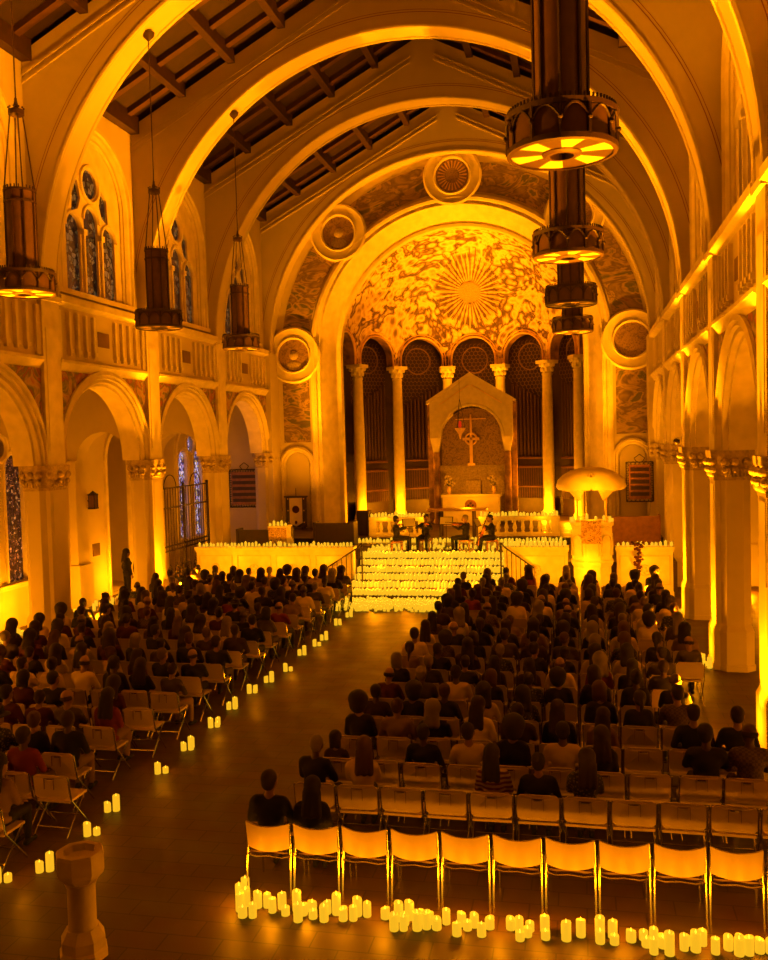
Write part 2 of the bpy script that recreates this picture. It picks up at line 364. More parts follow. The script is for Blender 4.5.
for side, sn in ((-1, 'left'), (1, 'right')):
    mp = wallmap(side)
    mb = MB(); ya, yb = PY[7], PY[0]
    # arcade wall with a row of round arches
    out = [(ya, ZCAP)]
    for k in range(6, -1, -1):
        yc = (PY[k]+PY[k+1])/2; r = 2.2
        out += [(yc-r*math.cos(PI*i/24), ZCAP+r*math.sin(PI*i/24)) for i in range(25)]
    out += [(yb+.7, ZCAP), (yb+.7, Z2+.05), (ya, Z2+.05)]
    mb.plate(mp, out, [], .12, .82)
    # clerestory with window openings
    mb.plate(mp, rect(ya, yb+.7, Z2+.02, EAVE+.5), [archpoly((PY[k]+PY[k+1])/2, 1.68, 9.12, 11.75) for k in range(7)], .25, .7)
    wl = st(mb.build('wall_'+sn, M['stucco'], smooth=30))
    # aisle: outer wall, flat ceiling, cross arches
    ao = MB()
    holes = []
    if side < 0:
        WIN = [(34.5, 1.3, 4.35), (22.0, 1.3, 4.45), (11.2, 1.3, 4.45)]
        for yc, zb, zs in WIN:
            holes += [archpoly(yc-.72, .47, zb, zs), archpoly(yc+.72, .47, zb, zs), circ(yc, 5.05, .34)]
        holes.append(archpoly(28.75, 1.0, 0.002, 4.55))
    else:
        WIN = []
    ao.plate(mp, rect(-2.2, 44.6, 0, 7.2), holes, 2.83, 3.15)
    ao.mbox(mp, -2.2, 44.6, 7.0, 7.2, .8, 3.1)
    for k in range(1, 8):
        m2 = lambda p, q, d, k=k: (SX(side, p), PY[k]+d, q)
        ao.plate(m2, [(.72, 4.6)]+[(1.65-.87*math.cos(PI*i/16), 4.6+.87*math.sin(PI*i/16)) for i in range(17)]+[(2.9, 4.6), (2.9, 7.1), (.72, 7.1)], [], -.3, .3)
        ao.mbox(mp, PY[k]-.33, PY[k]+.33, 0, 4.6, 2.58, 2.9)
        ao.mbox(mp, PY[k]-.4, PY[k]+.4, 4.05, 4.6, 2.52, 2.9)
        ao.mbox(mp, PY[k]-.4, PY[k]+.4, 0, 1.35, 2.5, 2.9)
    st(ao.build('wall_aisle_'+sn, M['stucco'], smooth=30))
    ae = MB(); ae.mbox(mp, Y0+.1, Y0+.6, 0, 7.2, 0.3, 3.1); st(ae.build('wall_aisle_end_'+sn, M['stucco']))
    # mouldings, ledges, ribs, pilaster strips per bay
    tr = MB(); pl = MB(); sp = MB(); vn = MB()
    for k in range(7):
        y0, y1 = PY[k+1], PY[k]; yc = (y0+y1)/2
        tr.usweep(mp, yc, ZCAP, None, [(2.5, .125), (2.5, .03), (2.4, .0), (2.37, .08), (2.3, .05), (2.27, .14), (2.19, .14), (2.17, .24), (2.095, .25), (2.095, .8), (2.25, .83)], 32)
        for q0, q1, dd, fa in ((6.96, Z1, -.05, .07), (8.6, Z2-.03, -.08, .17)):
            zz = [(.13, q0), (dd+.03, q1-fa-.01), (dd, q1-fa), (dd, q1), (.26, q1+.06)]
            vs = [mp(y, z, d) for y in (y0+.38, y1-.38) for d, z in zz]
            tr.add(vs, [(i, i+1, 6+i, 5+i) for i in range(4)]+[(0, 4, 9, 5), (0, 1, 2, 3, 4), (5, 6, 7, 8, 9)])
        for off in (.58, .98, 1.38, 1.78):
            for sg in (-1, 1):
                y = yc+sg*off
                tr.mbox(mp, y-.05, y+.05, 7.55, 8.5, .03, .13); tr.mbox(mp, y-.075, y+.075, 7.45, 7.55, .0, .13); tr.mbox(mp, y-.03, y+.03, 7.38, 7.46, .03, .13)
        tr.mbox(mp, y0+.38, y0+.55, 7.3, 8.5, .05, .13); tr.mbox(mp, y1-.55, y1-.38, 7.3, 8.5, .05, .13)
        vn.mbox(mp, yc-.3, yc+.3, 7.75, 8.15, .1, .13)
        if k < 7:
            a = [(2.5*math.cos(t), ZCAP+2.5*math.sin(t)) for t in [.39+(1.254-.39)*i/12 for i in range(13)]]
            for sg in (-1, 1):
                po = [(yc+sg*2.33, 6.97)]+[(yc+sg*p, q) for p, q in a]
                sp.plate(mp, po, [], .095, .125)
        # clerestory surround
        tr.usweep(mp, yc, 11.75, 9.0, [(2.05, .26), (2.05, .16), (1.93, .14), (1.9, .2), (1.8, .2), (1.62, .32), (1.62, .5)], 28)
        tr.mbox(mp, yc-2.1, yc+2.1, 8.98, 9.12, .1, .5)
    for k in range(0, 8):
        pl.mbox(mp, PY[k]-.38, PY[k]+.38, ZCAP, ZSP+.1, 0, .14)
        pl.mbox(mp, PY[k]-.26, PY[k]+.26, ZCAP+.35, ZSP-.8, -.015, .02)
        pl.mbox(mp, PY[k]-.42, PY[k]+.42, ZSP-.14, ZSP, -.07, .14)
    st(tr.build('trim_'+sn, M['plaster'], smooth=30)); st(pl.build('trim_pilasters_'+sn, M['plaster']))
    so = sp.build('mural', M['spandrel'], wl); vo = vn.build('wall_vent', M['vent'], wl)
    # piers
    for k in range(0, 8):
        r0 = st(empty('trim_pier', (SX(side, 0), PY[k], 0)))
        poly = [(0, -.36), (0, .36), (.1, .38), (.2, .5), (.54, .5), (.7, .36), (.7, -.36), (.54, -.5), (.2, -.5), (.1, -.38)]
        P = [(side*a, b) for a, b in poly]; cc = (side*.35, 0)
        a = MB(); a.prism(P, .95, 4.05, c=cc); a.mbox(lambda p, q, d: (side*d, p, q), -.25, .25, 2.6, 3.9, -.012, .02); a.build('shaft', M['stucco'], r0)
        a = MB(); a.prism(P, 0, .82, 1.14, 1.14, cc); a.prism(P, .82, .95, 1.14, 1.0, cc); a.prism(P, 0, .12, 1.2, 1.2, cc); a.build('base', M['stucco'], r0)
        a = MB(); a.prism(P, 3.98, 4.06, 1.06, 1.06, cc); a.prism(P, 4.06, 4.46, 1.0, 1.17, cc); a.prism(P, 4.46, 4.6, 1.22, 1.24, cc)
        for (x, y) in [(-.04, -.38), (-.04, .38), (.18, -.56), (.18, .56), (.6, -.56), (.6, .56), (.38, -.57), (-.06, 0), (.38, .57)]:
            for zz, rr in ((4.36, .1), (4.2, .075)):
                a.ball((side*x, y, zz), (rr, rr, rr*.9), 8, 6)
        for i in range(7): a.ball((-side*.03, -.33+.11*i, 4.14), (.05, .045, .1), 6, 5)
        for i in range(6): a.ball((side*(.2+.075*i), -.54, 4.14), (.045, .05, .1), 6, 5)
        a.build('capital', M['capital'], r0, smooth=40)

# clerestory windows: three lancets and a roundel in a stone tracery
wn = 1
for side in (-1, 1):
    mp0 = wallmap(side)
    for k in range(7):
        yc = (PY[k]+PY[k+1])/2
        mp = lambda p, q, d, yc=yc, side=side: (side*d, p, q)
        o = st(empty('window_%d' % wn, (SX(side, 0), yc, 0))); wn += 1
        a = MB()
        h = [archpoly(-.92, .36, 9.2, 10.85), archpoly(0, .36, 9.2, 11.2), archpoly(.92, .36, 9.2, 10.85), circ(0, 12.22, .4),
             [(-.95, 11.3), (-.62, 11.42), (-.48, 11.75), (-.62, 12.2), (-.9, 12.0)], [(.95, 11.3), (.62, 11.42), (.48, 11.75), (.62, 12.2), (.9, 12.0)]]
        a.plate(mp, archpoly(0, 1.63, 9.1, 11.75), h, .36, .47)
        for pc, zs in ((-.92, 10.85), (0, 11.2), (.92, 10.85)):
            a.usweep(mp, pc, zs, None, [(.47, .37), (.45, .30), (.39, .30), (.36, .37)], 14)
        for pc in (-.46, .46):
            a.mbox(mp, pc-.04, pc+.04, 9.2, 10.85, .28, .37); a.mbox(mp, pc-.09, pc+.09, 10.75, 10.9, .25, .37)
        a.usweep(mp, 0, 12.2, None, [(.54, .37), (.52, .30), (.44, .30), (.4, .37)], 28, 0, 2*PI)
        a.build('tracery', M['plaster'], o, smooth=30)
        g = MB(); g.mbox(mp, -1.6, 1.6, 9.12, 13.35, .44, .46)
        g.build('pane', M['glass'], o)
        b = MB(); b.mbox(mp, -1.6, 1.6, 9.0, 9.1, .3, .5); b.build('window_sill', M['plaster'], o)
for yc, zb, zs in [(34.5, 1.3, 4.35), (22.0, 1.3, 4.45), (11.2, 1.3, 4.45)]:
    mp = wallmap(-1); o = st(empty('window_%d' % wn, (SX(-1, 2.83), yc, zb))); wn += 1
    mp = lambda p, q, d, yc=yc: (-(d-2.83), p-yc, q-zb)
    g = MB()
    for s in (-1, 1): g.plate(mp, archpoly(yc+s*.72, .48, zb, zs), [], 2.98, 3.0)
    g.plate(mp, circ(yc, 5.05, .31), [], 2.98, 3.0)
    g.build('pane', M['blueglass'] if yc > 30 else M['amberglass'], o)
    t = MB()
    for s in (-1, 1):
        t.usweep(mp, yc+s*.72, zs, zb, [(.58, 2.84), (.56, 2.78), (.5, 2.78), (.42, 2.84), (.42, 2.98)], 18)
    t.usweep(mp, yc, 5.05, None, [(.46, 2.84), (.43, 2.77), (.36, 2.77), (.3, 2.84)], 24, 0, 2*PI)
    t.usweep(mp, yc, 4.5, zb, [(1.55, 2.84), (1.52, 2.74), (1.42, 2.72), (1.38, 2.84)], 30)
    t.mbox(mp, yc-1.5, yc+1.5, zb-.16, zb-.02, 2.7, 2.84)
    t.build('window_frame', M['plaster'], o, smooth=30)
# door opening in the left aisle and the dim passage beyond it
dr = MB(); mp = wallmap(-1)
dr.usweep(mp, 28.75, 4.55, .0, [(1.2, 2.84), (1.17, 2.76), (1.02, 2.76), (.95, 2.84), (.95, 3.15)], 28)
do = st(dr.build('door_1', M['plaster'], smooth=30))
pb = MB()
pb.mbox(mp, 26.8, 31.2, 0, 6, 5.3, 5.5); pb.mbox(mp, 31.0, 31.2, 0, 6, 3.15, 5.4); pb.mbox(mp, 26.8, 27, 0, 6, 3.15, 5.4); pb.mbox(mp, 26.8, 31.2, 6, 6.2, 3.15, 5.5); pb.mbox(mp, 26.8, 31.2, -.2, 0, 3.15, 5.5)
st(pb.build('wall_passage', M['stucco']))
light('POINT', (SX(-1, 4.2), 28.4, 1.2), 1.2, .1, name='passage_light')

# ---- transverse arches
def roofz(x): return EAVE+SLOPE*(RH+.3-abs(x-XC))
arc = [(XC-RH*math.cos(PI*i/64), ZSP+RH*math.sin(PI*i/64)) for i in range(65)]
outl = [(XC-RH-.3, ZSP)]+arc+[(XC+RH+.3, ZSP), (XC+RH+.3, EAVE+.15), (XC, roofz(XC)+.1), (XC-RH-.3, EAVE+.15)]
base_arch = None
for k in range(0, 8):
    t0, t1 = (-.4, .4) if k else (0, .75)
    a = MB(); mp = lambda p, q, d: (p-XC, d, q-ZSP)
    a.plate(mp, outl, [], t0, t1)
    a.usweep(mp, XC, ZSP, None, [(RH+.03, t0-.02), (RH-.03, t0-.01), (RH-.05, t0+.05), (RH-.03, t0+.1), (RH+.02, t0+.12)], 64)
    a.usweep(mp, XC, ZSP, None, [(RH+.03, t1+.01), (RH-.03, t1), (RH-.05, t1-.05), (RH-.03, t1-.1), (RH+.02, t1-.12)], 64)
    for s in (-1, 1):
        for off in (.34, .52):
            x0, x1 = XC+s*(RH+.25), XC+s*.4
            vs = []
            for x in (x0, x1):
                for dz in (0, .06):
                    for d in (t0-.04, t0+.02): vs.append((x-XC, d, roofz(x)-off-dz-ZSP))
            a.add(vs, [(0, 1, 3, 2), (4, 6, 7, 5), (0, 4, 5, 1), (2, 3, 7, 6), (0, 2, 6, 4), (1, 5, 7, 3)])
    r0 = st(a.build('trim_arch', M['stucco'], smooth=25, loc=(XC, PY[k], ZSP)))
    l = MB(); l.usweep(mp, XC, ZSP, None, [(RH+.36, t0-.004), (RH+.38, t0-.004)], 64); l.usweep(mp, XC, ZSP, None, [(RH+.43, t0-.004), (RH+.445, t0-.004)], 64)
    l.build('painted_line', M['darkline'], r0)

# ---- roof: boards, purlins, rafters
rf = MB()
for s in (-1, 1):
    x0, x1 = XC+s*(RH+.9), XC
    z0, z1 = roofz(x0)+.32, roofz(x1)+.32
    vs = [(x, y, z+dz) for x, z in ((x0, z0), (x1, z1)) for y in (PY[7]-.6, Y0+.75) for dz in (0, .2)]
    rf.add(vs, [(0, 1, 3, 2), (4, 6, 7, 5), (0, 4, 5, 1), (2, 3, 7, 6), (0, 2, 6, 4), (1, 5, 7, 3)])
ro = st(rf.build('ceiling', M['board']))
pu = MB(); ra = MB()
for s in (-1, 1):
    for k in range(7):
        ya, yb = PY[k+1]+.4, PY[k]-.4+(.4 if k == 0 else 0)
        for i in range(6):
            x = XC+s*(RH+.1-1.55*i); z = roofz(x)+.32
            hw, hh = (.11, .34) if i else (.14, .46)
            pu.box(x-hw, x+hw, ya, yb, z-hh, z+.02)
        n = 4
        for j in range(n):
            y = ya+(yb-ya)*(j+.5)/n
            x0, x1 = XC+s*(RH+.2), XC
            vs = [(x, yy, roofz(x)+.32+dz) for x in (x0, x1) for yy in (y-.11, y+.11) for dz in (-.17, .02)]
            ra.add(vs, [(0, 1, 3, 2), (4, 6, 7, 5), (0, 4, 5, 1), (2, 3, 7, 6), (0, 2, 6, 4), (1, 5, 7, 3)])
pu.build('roof_purlin', M['wood'], ro); ra.build('roof_rafter', M['beam'], ro)
# back wall behind the gallery
bw = MB(); bw.box(XL, XR, -2.2, -1.9, 0, 19); st(bw.build('wall_back', M['stucco']))

# ---- chancel wall
XA, ZA, YA, RA = -4.86, 8.7, 38.3, 5.2
YW = 37.25
cm = crossmap(YW)
cw = MB(); cw.plate(cm, rect(SX(-1, .05), SX(1, .05), 0, 17.2), [archpoly(XA, 6.0, FLC, ZA, 40)], 0, .5)
niche = MB()
for s in (-1, 1):
    cw.mbox(cm, SX(s, -.12), SX(s, .3), 0, ZSP, -1.05, .3)
wc = st(cw.build('wall_chancel', M['stucco']))
tr = MB()
tr.usweep(cm, XA, ZA, FLC, [(6.2, .0), (6.2, -.12), (6.08, -.16), (5.98, -.12), (5.95, -.04), (5.86, -.04), (5.84, -.09), (5.8, -.09), (5.76, .0), (5.62, .12), (5.3, .75), (5.22, .78), (5.2, .72), (5.1, .74), (5.08, 1.05), (5.3, 1.1)], 56)
for s in (-1, 1):
    tr.usweep(cm, XA+s*6.93, 4.05, FLC, [(.78, 0), (.78, -.1), (.7, -.13), (.66, -.06), (.58, -.06), (.52, .0), (.5, .0)], 24)
st(tr.build('trim_chancel', M['plaster'], smooth=30))
mu = MB(); mu.usweep(cm, XA, ZA, 5.0, [(6.32, -.02), (7.5, -.02)], 48); mu.build('mural', M['mosaicwall'], wc)
# apse: arcaded drum and half dome
def apt(th, z, dr=0):
    r = math.sqrt(max(0, RA*RA-max(0, z-ZA)**2))+dr
    return (XA+r*math.cos(th), YA+r*math.sin(th), z)
bays = [math.radians(a) for a in (6, 34, 62, 90, 118, 146, 174)]
ha = math.radians(14); AR = 1.06; ZS = 8.72
apb = MB(); rev = MB(); bead = MB()
for bc in bays:
    ts = [-ha, -AR/RA*1.0001]+[-AR/RA*math.cos(PI*i/16) for i in range(17)]+[AR/RA*1.0001, ha]
    col = []
    for t in ts:
        u = RA*t
        zl = ZS+math.sqrt(max(0, AR*AR-u*u)) if abs(u) <= AR else 8.4
        col.append((bc+t, zl))
    col = [(th, zl) for th, zl in col if -.02 <= th <= PI+.02]
    rows = 5; vs = []; fs = []
    for th, zl in col:
        for j in range(rows+1): vs.append(apt(th, zl+(10.15-zl)*j/rows))
    for i in range(len(col)-1):
        for j in range(rows): fs.append((i*(rows+1)+j, i*(rows+1)+j+1, (i+1)*(rows+1)+j+1, (i+1)*(rows+1)+j))
    apb.add(vs, fs)
    vs = []; fs = []
    for th, zl in col: vs += [apt(th, zl), apt(th, zl, .55)]
    for i in range(len(col)-1): fs.append((2*i, 2*i+1, 2*i+3, 2*i+2))
    rev.add(vs, fs)
    bead.tube([apt(th, zl+.03, -.03) for th, zl in col[1:-1]], .05, 6)
    bead.tube([apt(bc+(th-bc)*1.14, ZS+(zl-ZS)*1.14 if zl > ZS else 8.5, -.02) for th, zl in col[1:-1]], .025, 5)
nt_ = 72; nz = 26; vs = []; fs = []
ph0 = math.asin((10.15-ZA)/RA)
for i in range(nt_+1):
    th = PI*i/nt_
    for j in range(nz+1):
        ph = ph0+(PI/2-ph0)*j/nz; vs.append((XA+RA*math.cos(ph)*math.cos(th), YA+RA*math.cos(ph)*math.sin(th), ZA+RA*math.sin(ph)))
for i in range(nt_):
    for j in range(nz): fs.append((i*(nz+1)+j, i*(nz+1)+j+1, (i+1)*(nz+1)+j+1, (i+1)*(nz+1)+j))
apb.add(vs, fs)
ap = st(apb.build('wall_apse', M['dome'], smooth=60))
rev.build('arch_soffit', M['dmarble'], ap, smooth=60); bead.build('arch_moulding', M['gold'], ap, smooth=60)
back = MB(); vs = []; fs = []
for i in range(41):
    th = -.12+(PI+.24)*i/40
    for z in (FLC, 10.4): vs.append((XA+6.05*math.cos(th), YA+6.05*math.sin(th), z))
for i in range(40): fs.append((2*i, 2*i+1, 2*i+3, 2*i+2))
back.add(vs, fs); st(back.build('wall_ambulatory', M['oak']))
# sunburst of gilded and purple mosaic rays on the half dome
def dome_at(dx, dz, inset=.03):   # a point of the dome seen round the sunburst centre
    x, z = dx, 3.05+dz
    y = math.sqrt(max(.01, (RA-inset)**2-x*x-z*z)); return (XA+x, YA+y, ZA+z)
sb = MB(); sb2 = MB()
n = 72
for i in range(n):
    a = 2*PI*i/n+.02; L_ = 1.55*(1+.12*math.sin(i*2.4)); tgt = sb if i % 2 else sb2
    wd = .019
    p = []
    for rr, ww in ((.5, wd*.8), ((.5+L_)/2, wd*1.6), (L_, wd*1.1)):
        for sg in (-1, 1): p.append(dome_at(rr*math.cos(a)-sg*ww*math.sin(a), rr*math.sin(a)+sg*ww*math.cos(a), .035))
    tgt.add(p, [(0, 1, 3, 2), (2, 3, 5, 4)])
so = tag(empty('sunburst_mosaic', dome_at(0, 0)), 'sunburst of gold and dark mosaic rays in the half dome of the apse', 'mosaic')
so2 = sb.build('gold_ray', mat('ray_gold', (.85, .62, .3), .5), so); so2.matrix_parent_inverse = Matrix.Translation(-Vector(dome_at(0, 0)))
so3 = sb2.build('dark_ray', mat('ray_purple', (.16, .06, .06), .6), so); so3.matrix_parent_inverse = Matrix.Translation(-Vector(dome_at(0, 0)))
cd = MB(); ring = []
for rr in (0, .25, .52):
    ring.append([dome_at(rr*math.cos(2*PI*i/24), rr*.8*math.sin(2*PI*i/24), .05) for i in range(24)])
cd.add(ring[0]+ring[1]+ring[2], [(j*24+i, j*24+(i+1) % 24, (j+1)*24+(i+1) % 24, (j+1)*24+i) for j in range(2) for i in range(24)])
so4 = cd.build('disc', mat('disc_orange', (.5, .26, .12), .6, var=.4, scale=20), so); so4.matrix_parent_inverse = Matrix.Translation(-Vector(dome_at(0, 0)))

# apse columns
for n_, a in enumerate((20, 48, 76, 104, 132, 160)):
    th = math.radians(a); x, y = XA+RA*math.cos(th), YA+RA*math.sin(th)
    where = {20: 'far right marble column of the apse, beside the chancel arch', 48: 'second marble column from the right of the apse',
             76: 'marble column just right of the altar canopy, its capital showing above the gable', 104: 'marble column just left of the altar canopy, its capital showing above the gable',
             132: 'second marble column from the left of the apse', 160: 'far left marble column of the apse, beside the chancel arch'}[a]
    c = tag(empty('marble_column', (x, y, FS), th+PI/2), where, 'column', 'marble columns of the apse')
    b = MB(); b.lathe([(.34, 0), (.34, .12), (.30, .14), (.32, .22), (.29, .28), (.26, .34)], 20); b.build('base', M['marble'], c, smooth=40)
    b = MB(); b.lathe([(.255, .33), (.262, 2.2), (.245, 4.4), (.215, 6.5)], 20); b.build('shaft', M['marble'], c, smooth=40)
    b = MB(); b.lathe([(.24, 6.45), (.24, 6.53), (.2, 6.56), (.24, 6.75), (.34, 6.98)], 16)
    for i in range(8):
        an = 2*PI*i/8; b.ball((.25*math.cos(an), .25*math.sin(an), 6.7), (.06, .06, .11), 6, 5); b.ball((.33*math.cos(an+.4), .33*math.sin(an+.4), 6.9), (.06, .06, .08), 6, 5)
    b.box(-.36, .36, -.36, .36, 6.97, 7.12); b.build('capital', M['marble'], c, smooth=40)
# organ cases behind the arches
for bi, bc in enumerate(bays):
    nm = ['far right', 'right', 'inner right', 'central', 'inner left', 'left', 'far left'][bi]
    oc = tag(empty('organ_case', (XA, YA, FS)), 'dark organ case with lattice and pipes behind the %s arch of the apse' % nm, 'organ', 'organ cases behind the apse arches')
    R2 = 5.75
    def op(u, z, dr=0): th = bc+u/R2; return (( R2+dr)*math.cos(th), (R2+dr)*math.sin(th), z-FS)
    lo, hi = (-.9, 1.05) if 0 < bi < 6 else ((-.6, 1.05) if bi == 0 else (-1.05, .6))
    if 0 < bi < 6: lo = -1.05
    g = MB(); ph = .2; vz = 4.4
    sx = ph*.866*2/2*1.0
    cols = int((hi-lo)/(.2))
    for i in range(cols+1):
        for j in range(int((9.75-5.6)/.1732)):
            u = lo+.2*i+(.1 if j % 2 else 0); z = 5.6+.1732*j
            if u > hi or (z > 8.72 and u*u+(z-8.72)**2 > 1.1): continue
            if z < 6.6+(u-lo)*.5*(1 if bi < 3 else -1)+(0 if bi < 3 else 1): 
                if bi != 3: continue
            pts = [op(u+.115*math.sin(PI/3*q), z+.115*math.cos(PI/3*q)) for q in range(4)]
            g.tube(pts, .013, 4, cap=False)
    g.tube([op(.62*math.cos(2*PI*i/28), 8.75+.62*math.sin(2*PI*i/28), -.03) for i in range(29)], .03, 6)
    g.build('grille', M['vent'], oc)
    t = MB(); vs = []
    for z0, z1 in ((3.5, 3.62), (3.95, 4.02), (2.6, 2.68)):
        t.tube([op(lo+(hi-lo)*i/6, (z0+z1)/2, -.06) for i in range(7)], .06, 6)
    t.build('rail', M['screen'], oc)
    t = MB()
    for i in range(18): u = lo+(hi-lo)*i/17; t.tube([op(u, 2.1, -.04), op(u, 3.5, -.04)], .022, 4)
    t.build('screen_slats', M['screen'], oc)
    t = MB(); vs = [op(lo+(hi-lo)*i/6, z, 0) for i in range(7) for z in (FS, 2.1)]
    t.add(vs, [(2*i, 2*i+1, 2*i+3, 2*i+2) for i in range(6)]); t.build('panelling', M['oak'], oc)
    npi = 11
    for i in range(npi):
        u = lo+.08+(hi-lo-.16)*i/(npi-1)
        top = 6.5+(u-lo)*.5 if bi < 3 else 6.5+(hi-u)*.5
        if bi == 3: top = 6.2
        t = MB(); t.tube([op(u, 4.05), op(u, 4.3), op(u, top)], .05, 8, rr=[.02, .055, .055]); t.build('organ_pipe', M['pipe'], oc, smooth=40)

# medallions on the chancel wall
for a, txt, kind in ((180, 'round painted medallion of a head low on the left of the chancel arch', 'f'), (134, 'round painted medallion of a head on the upper left of the chancel arch', 'f'),
                     (90, 'round medallion of golden rays at the crown of the chancel arch', 's'), (46, 'round painted medallion on the upper right of the chancel arch, partly behind the hanging lanterns', 'f'),
                     (0, 'round painted medallion low on the right of the chancel arch', 'w')):
    th = math.radians(a); x, z = XA+6.95*math.cos(th), ZA+6.95*math.sin(th)
    o = tag(empty('wall_medallion', (x, YW-.03, z)), txt, 'medallion', 'round medallions of the chancel arch')
    RX = Matrix.Rotation(PI/2, 4, 'X')
    b = MB(); b.lathe([(1.2, 0), (1.2, .1), (1.12, .15), (1.05, .12), (.78, .12), (.74, .16), (.68, .12), (.68, .02)], 48, M=RX); b.build('ring', M['plaster'], o, smooth=40)
    b = MB(); b.lathe([(.69, 0), (.69, .06), (.0001, .061)], 40, M=RX); b.build('painted_disc', M['face'], o)
    b = MB()
    if kind == 's':
        for i in range(24):
            an = 2*PI*i/24; c_, s_ = math.cos(an), math.sin(an)
            b.add([(.3*c_-.02*s_, -.075, .3*s_+.02*c_), (.3*c_+.02*s_, -.075, .3*s_-.02*c_), (.6*c_+.035*s_, -.075, .6*s_-.035*c_), (.6*c_-.035*s_, -.075, .6*s_+.035*c_)], [(0, 1, 2, 3)])
        b.build('ray', M['gold'], o)
    elif kind == 'f':
        b.lathe([(.2, .06), (.15, .1), (.001, .115)], 20, M=RX, c=(0, 0, 0)); b.ball((0, -.06, -.42), (.34, .03, .2), 14, 8)
        b.build('painted_head', M['capital'], o, smooth=60)

# ================================================================== CHANCEL FURNISHINGS
# parapets with carved fronts
for (x0, x1, lab) in ((SX(-1, -.05), XC-2.25, 'long cream stone parapet left of the candle-covered steps'), (XC+2.6, -.4, 'cream stone parapet between the candlelit steps and the pulpit'), (1.06, SX(1, -.05), 'cream stone parapet between the pulpit and the right wall')):
    o = tag(empty('parapet', ((x0+x1)/2, 28.5, 0)), lab, 'parapet', 'stone parapets of the chancel'); hw = (x1-x0)/2
    a = MB(); a.box(-hw, hw, -.15, .15, 0, 1.5); a.box(-hw-.02, hw+.02, -.2, .17, 0, .2); a.build('wall_block', M['marble'], o)
    a = MB(); a.box(-hw-.04, hw+.04, -.24, .2, 1.48, 1.58); a.box(-hw-.02, hw+.02, -.2, .17, 1.42, 1.48); a.build('coping', M['marble'], o)
    n = int(2*hw/1.25)
    for i in range(n):
        c = -hw+2*hw*(i+.5)/n; a = MB(); q = hw/n-.1
        for b in ((-q, q, 1.28, 1.31), (-q, q, .42, .45)): a.box(c+b[0], c+b[1], -.175, -.14, b[2], b[3])
        for s in (-1, 1): a.box(c+s*q-.015, c+s*q+.015, -.175, -.14, .42, 1.31)
        a.tube([(c+.16*math.cos(t*PI/8), -.16, .86+.16*math.sin(t*PI/8)) for t in range(17)], .022, 5)
        for t in range(4): a.ball((c+.08*math.cos(t*PI/2), -.16, .86+.08*math.sin(t*PI/2)), (.05, .03, .05), 6, 5)
        a.build('carved_panel', M['stone'], o)
# stair rails of thin rods beside the steps
for s, x0, x1, lab in ((-1, -8.0, -6.95, 'thin metal rail of upright rods at the left of the candlelit steps'), (1, -1.42, -2.3, 'thin metal rail of upright rods at the right of the candlelit steps')):
    o = tag(empty('stair_railing', (x1, 28.1, 0)), lab, 'railing')
    a = MB(); a.tube([(x0-x1, 0, .95), (0, -.1, 1.6), (-s*.12, -.1, 1.75)], .025, 6); a.build('handrail', M['iron'], o)
    a = MB(); a.tube([(-s*.12, -.1, 0), (-s*.12, -.1, 1.75)], .03, 6); a.build('post', M['iron'], o)
    for i in range(7):
        t = i/6.5; a = MB(); a.tube([((x0-x1)*(1-t), -.1*t, 0), ((x0-x1)*(1-t), -.1*t, .95+.65*t)], .014, 5); a.build('rod', M['iron'], o)
# balustrades
for x0, x1, lab in ((-7.95, -5.75, 'stone balustrade with candles left of the altar steps'), (-3.75, -.75, 'stone balustrade with candles right of the altar steps')):
    o = tag(empty('balustrade', ((x0+x1)/2, 34, FS)), lab, 'balustrade', 'stone balustrades before the altar'); hw = (x1-x0)/2
    a = MB(); a.box(-hw, hw, -.17, .17, .62, .74); a.box(-hw+.02, hw-.02, -.13, .13, .58, .62); a.build('rail', M['marble'], o)
    a = MB(); a.box(-hw, hw, -.19, .19, 0, .12); a.build('plinth', M['marble'], o)
    for s in (-1, 1): a = MB(); a.box(s*(hw-.14)-.14, s*(hw-.14)+.14, -.15, .15, .12, .58); a.build('pier', M['marble'], o)
    n = int((2*hw-.5)/.3)
    for i in range(n):
        x = -hw+.28+(2*hw-.56)*(i+.5)/n; a = MB()
        a.lathe([(.07, 0), (.07, .04), (.045, .07), (.085, .18), (.05, .33), (.04, .4), (.07, .43), (.07, .46)], 10, c=(x, 0, .12)); a.build('baluster', M['marble'], o, smooth=50)
# a low step wall behind the musicians that carries a line of candles
a = MB(); a.box(-8.2, -.6, 32.7, 33.28, FLC, FLC+.12); st(a.build('trim_step', M['marble']))
# communion table
o = tag(empty('communion_table', (-4.5, 33.75, FS)), 'long plain wooden table standing in front of the altar', 'table')
a = MB(); a.box(-1.1, 1.1, -.35, .35, .98, 1.06); a.build('table_top', mat('waxed_wood', (.5, .3, .14), .4), o)
for x in (-.62, .62):
    for y in (-.28, .28): a = MB(); a.box(x-.04, x+.04, y-.04, y+.04, 0, .98); a.build('leg', M['oak'], o)
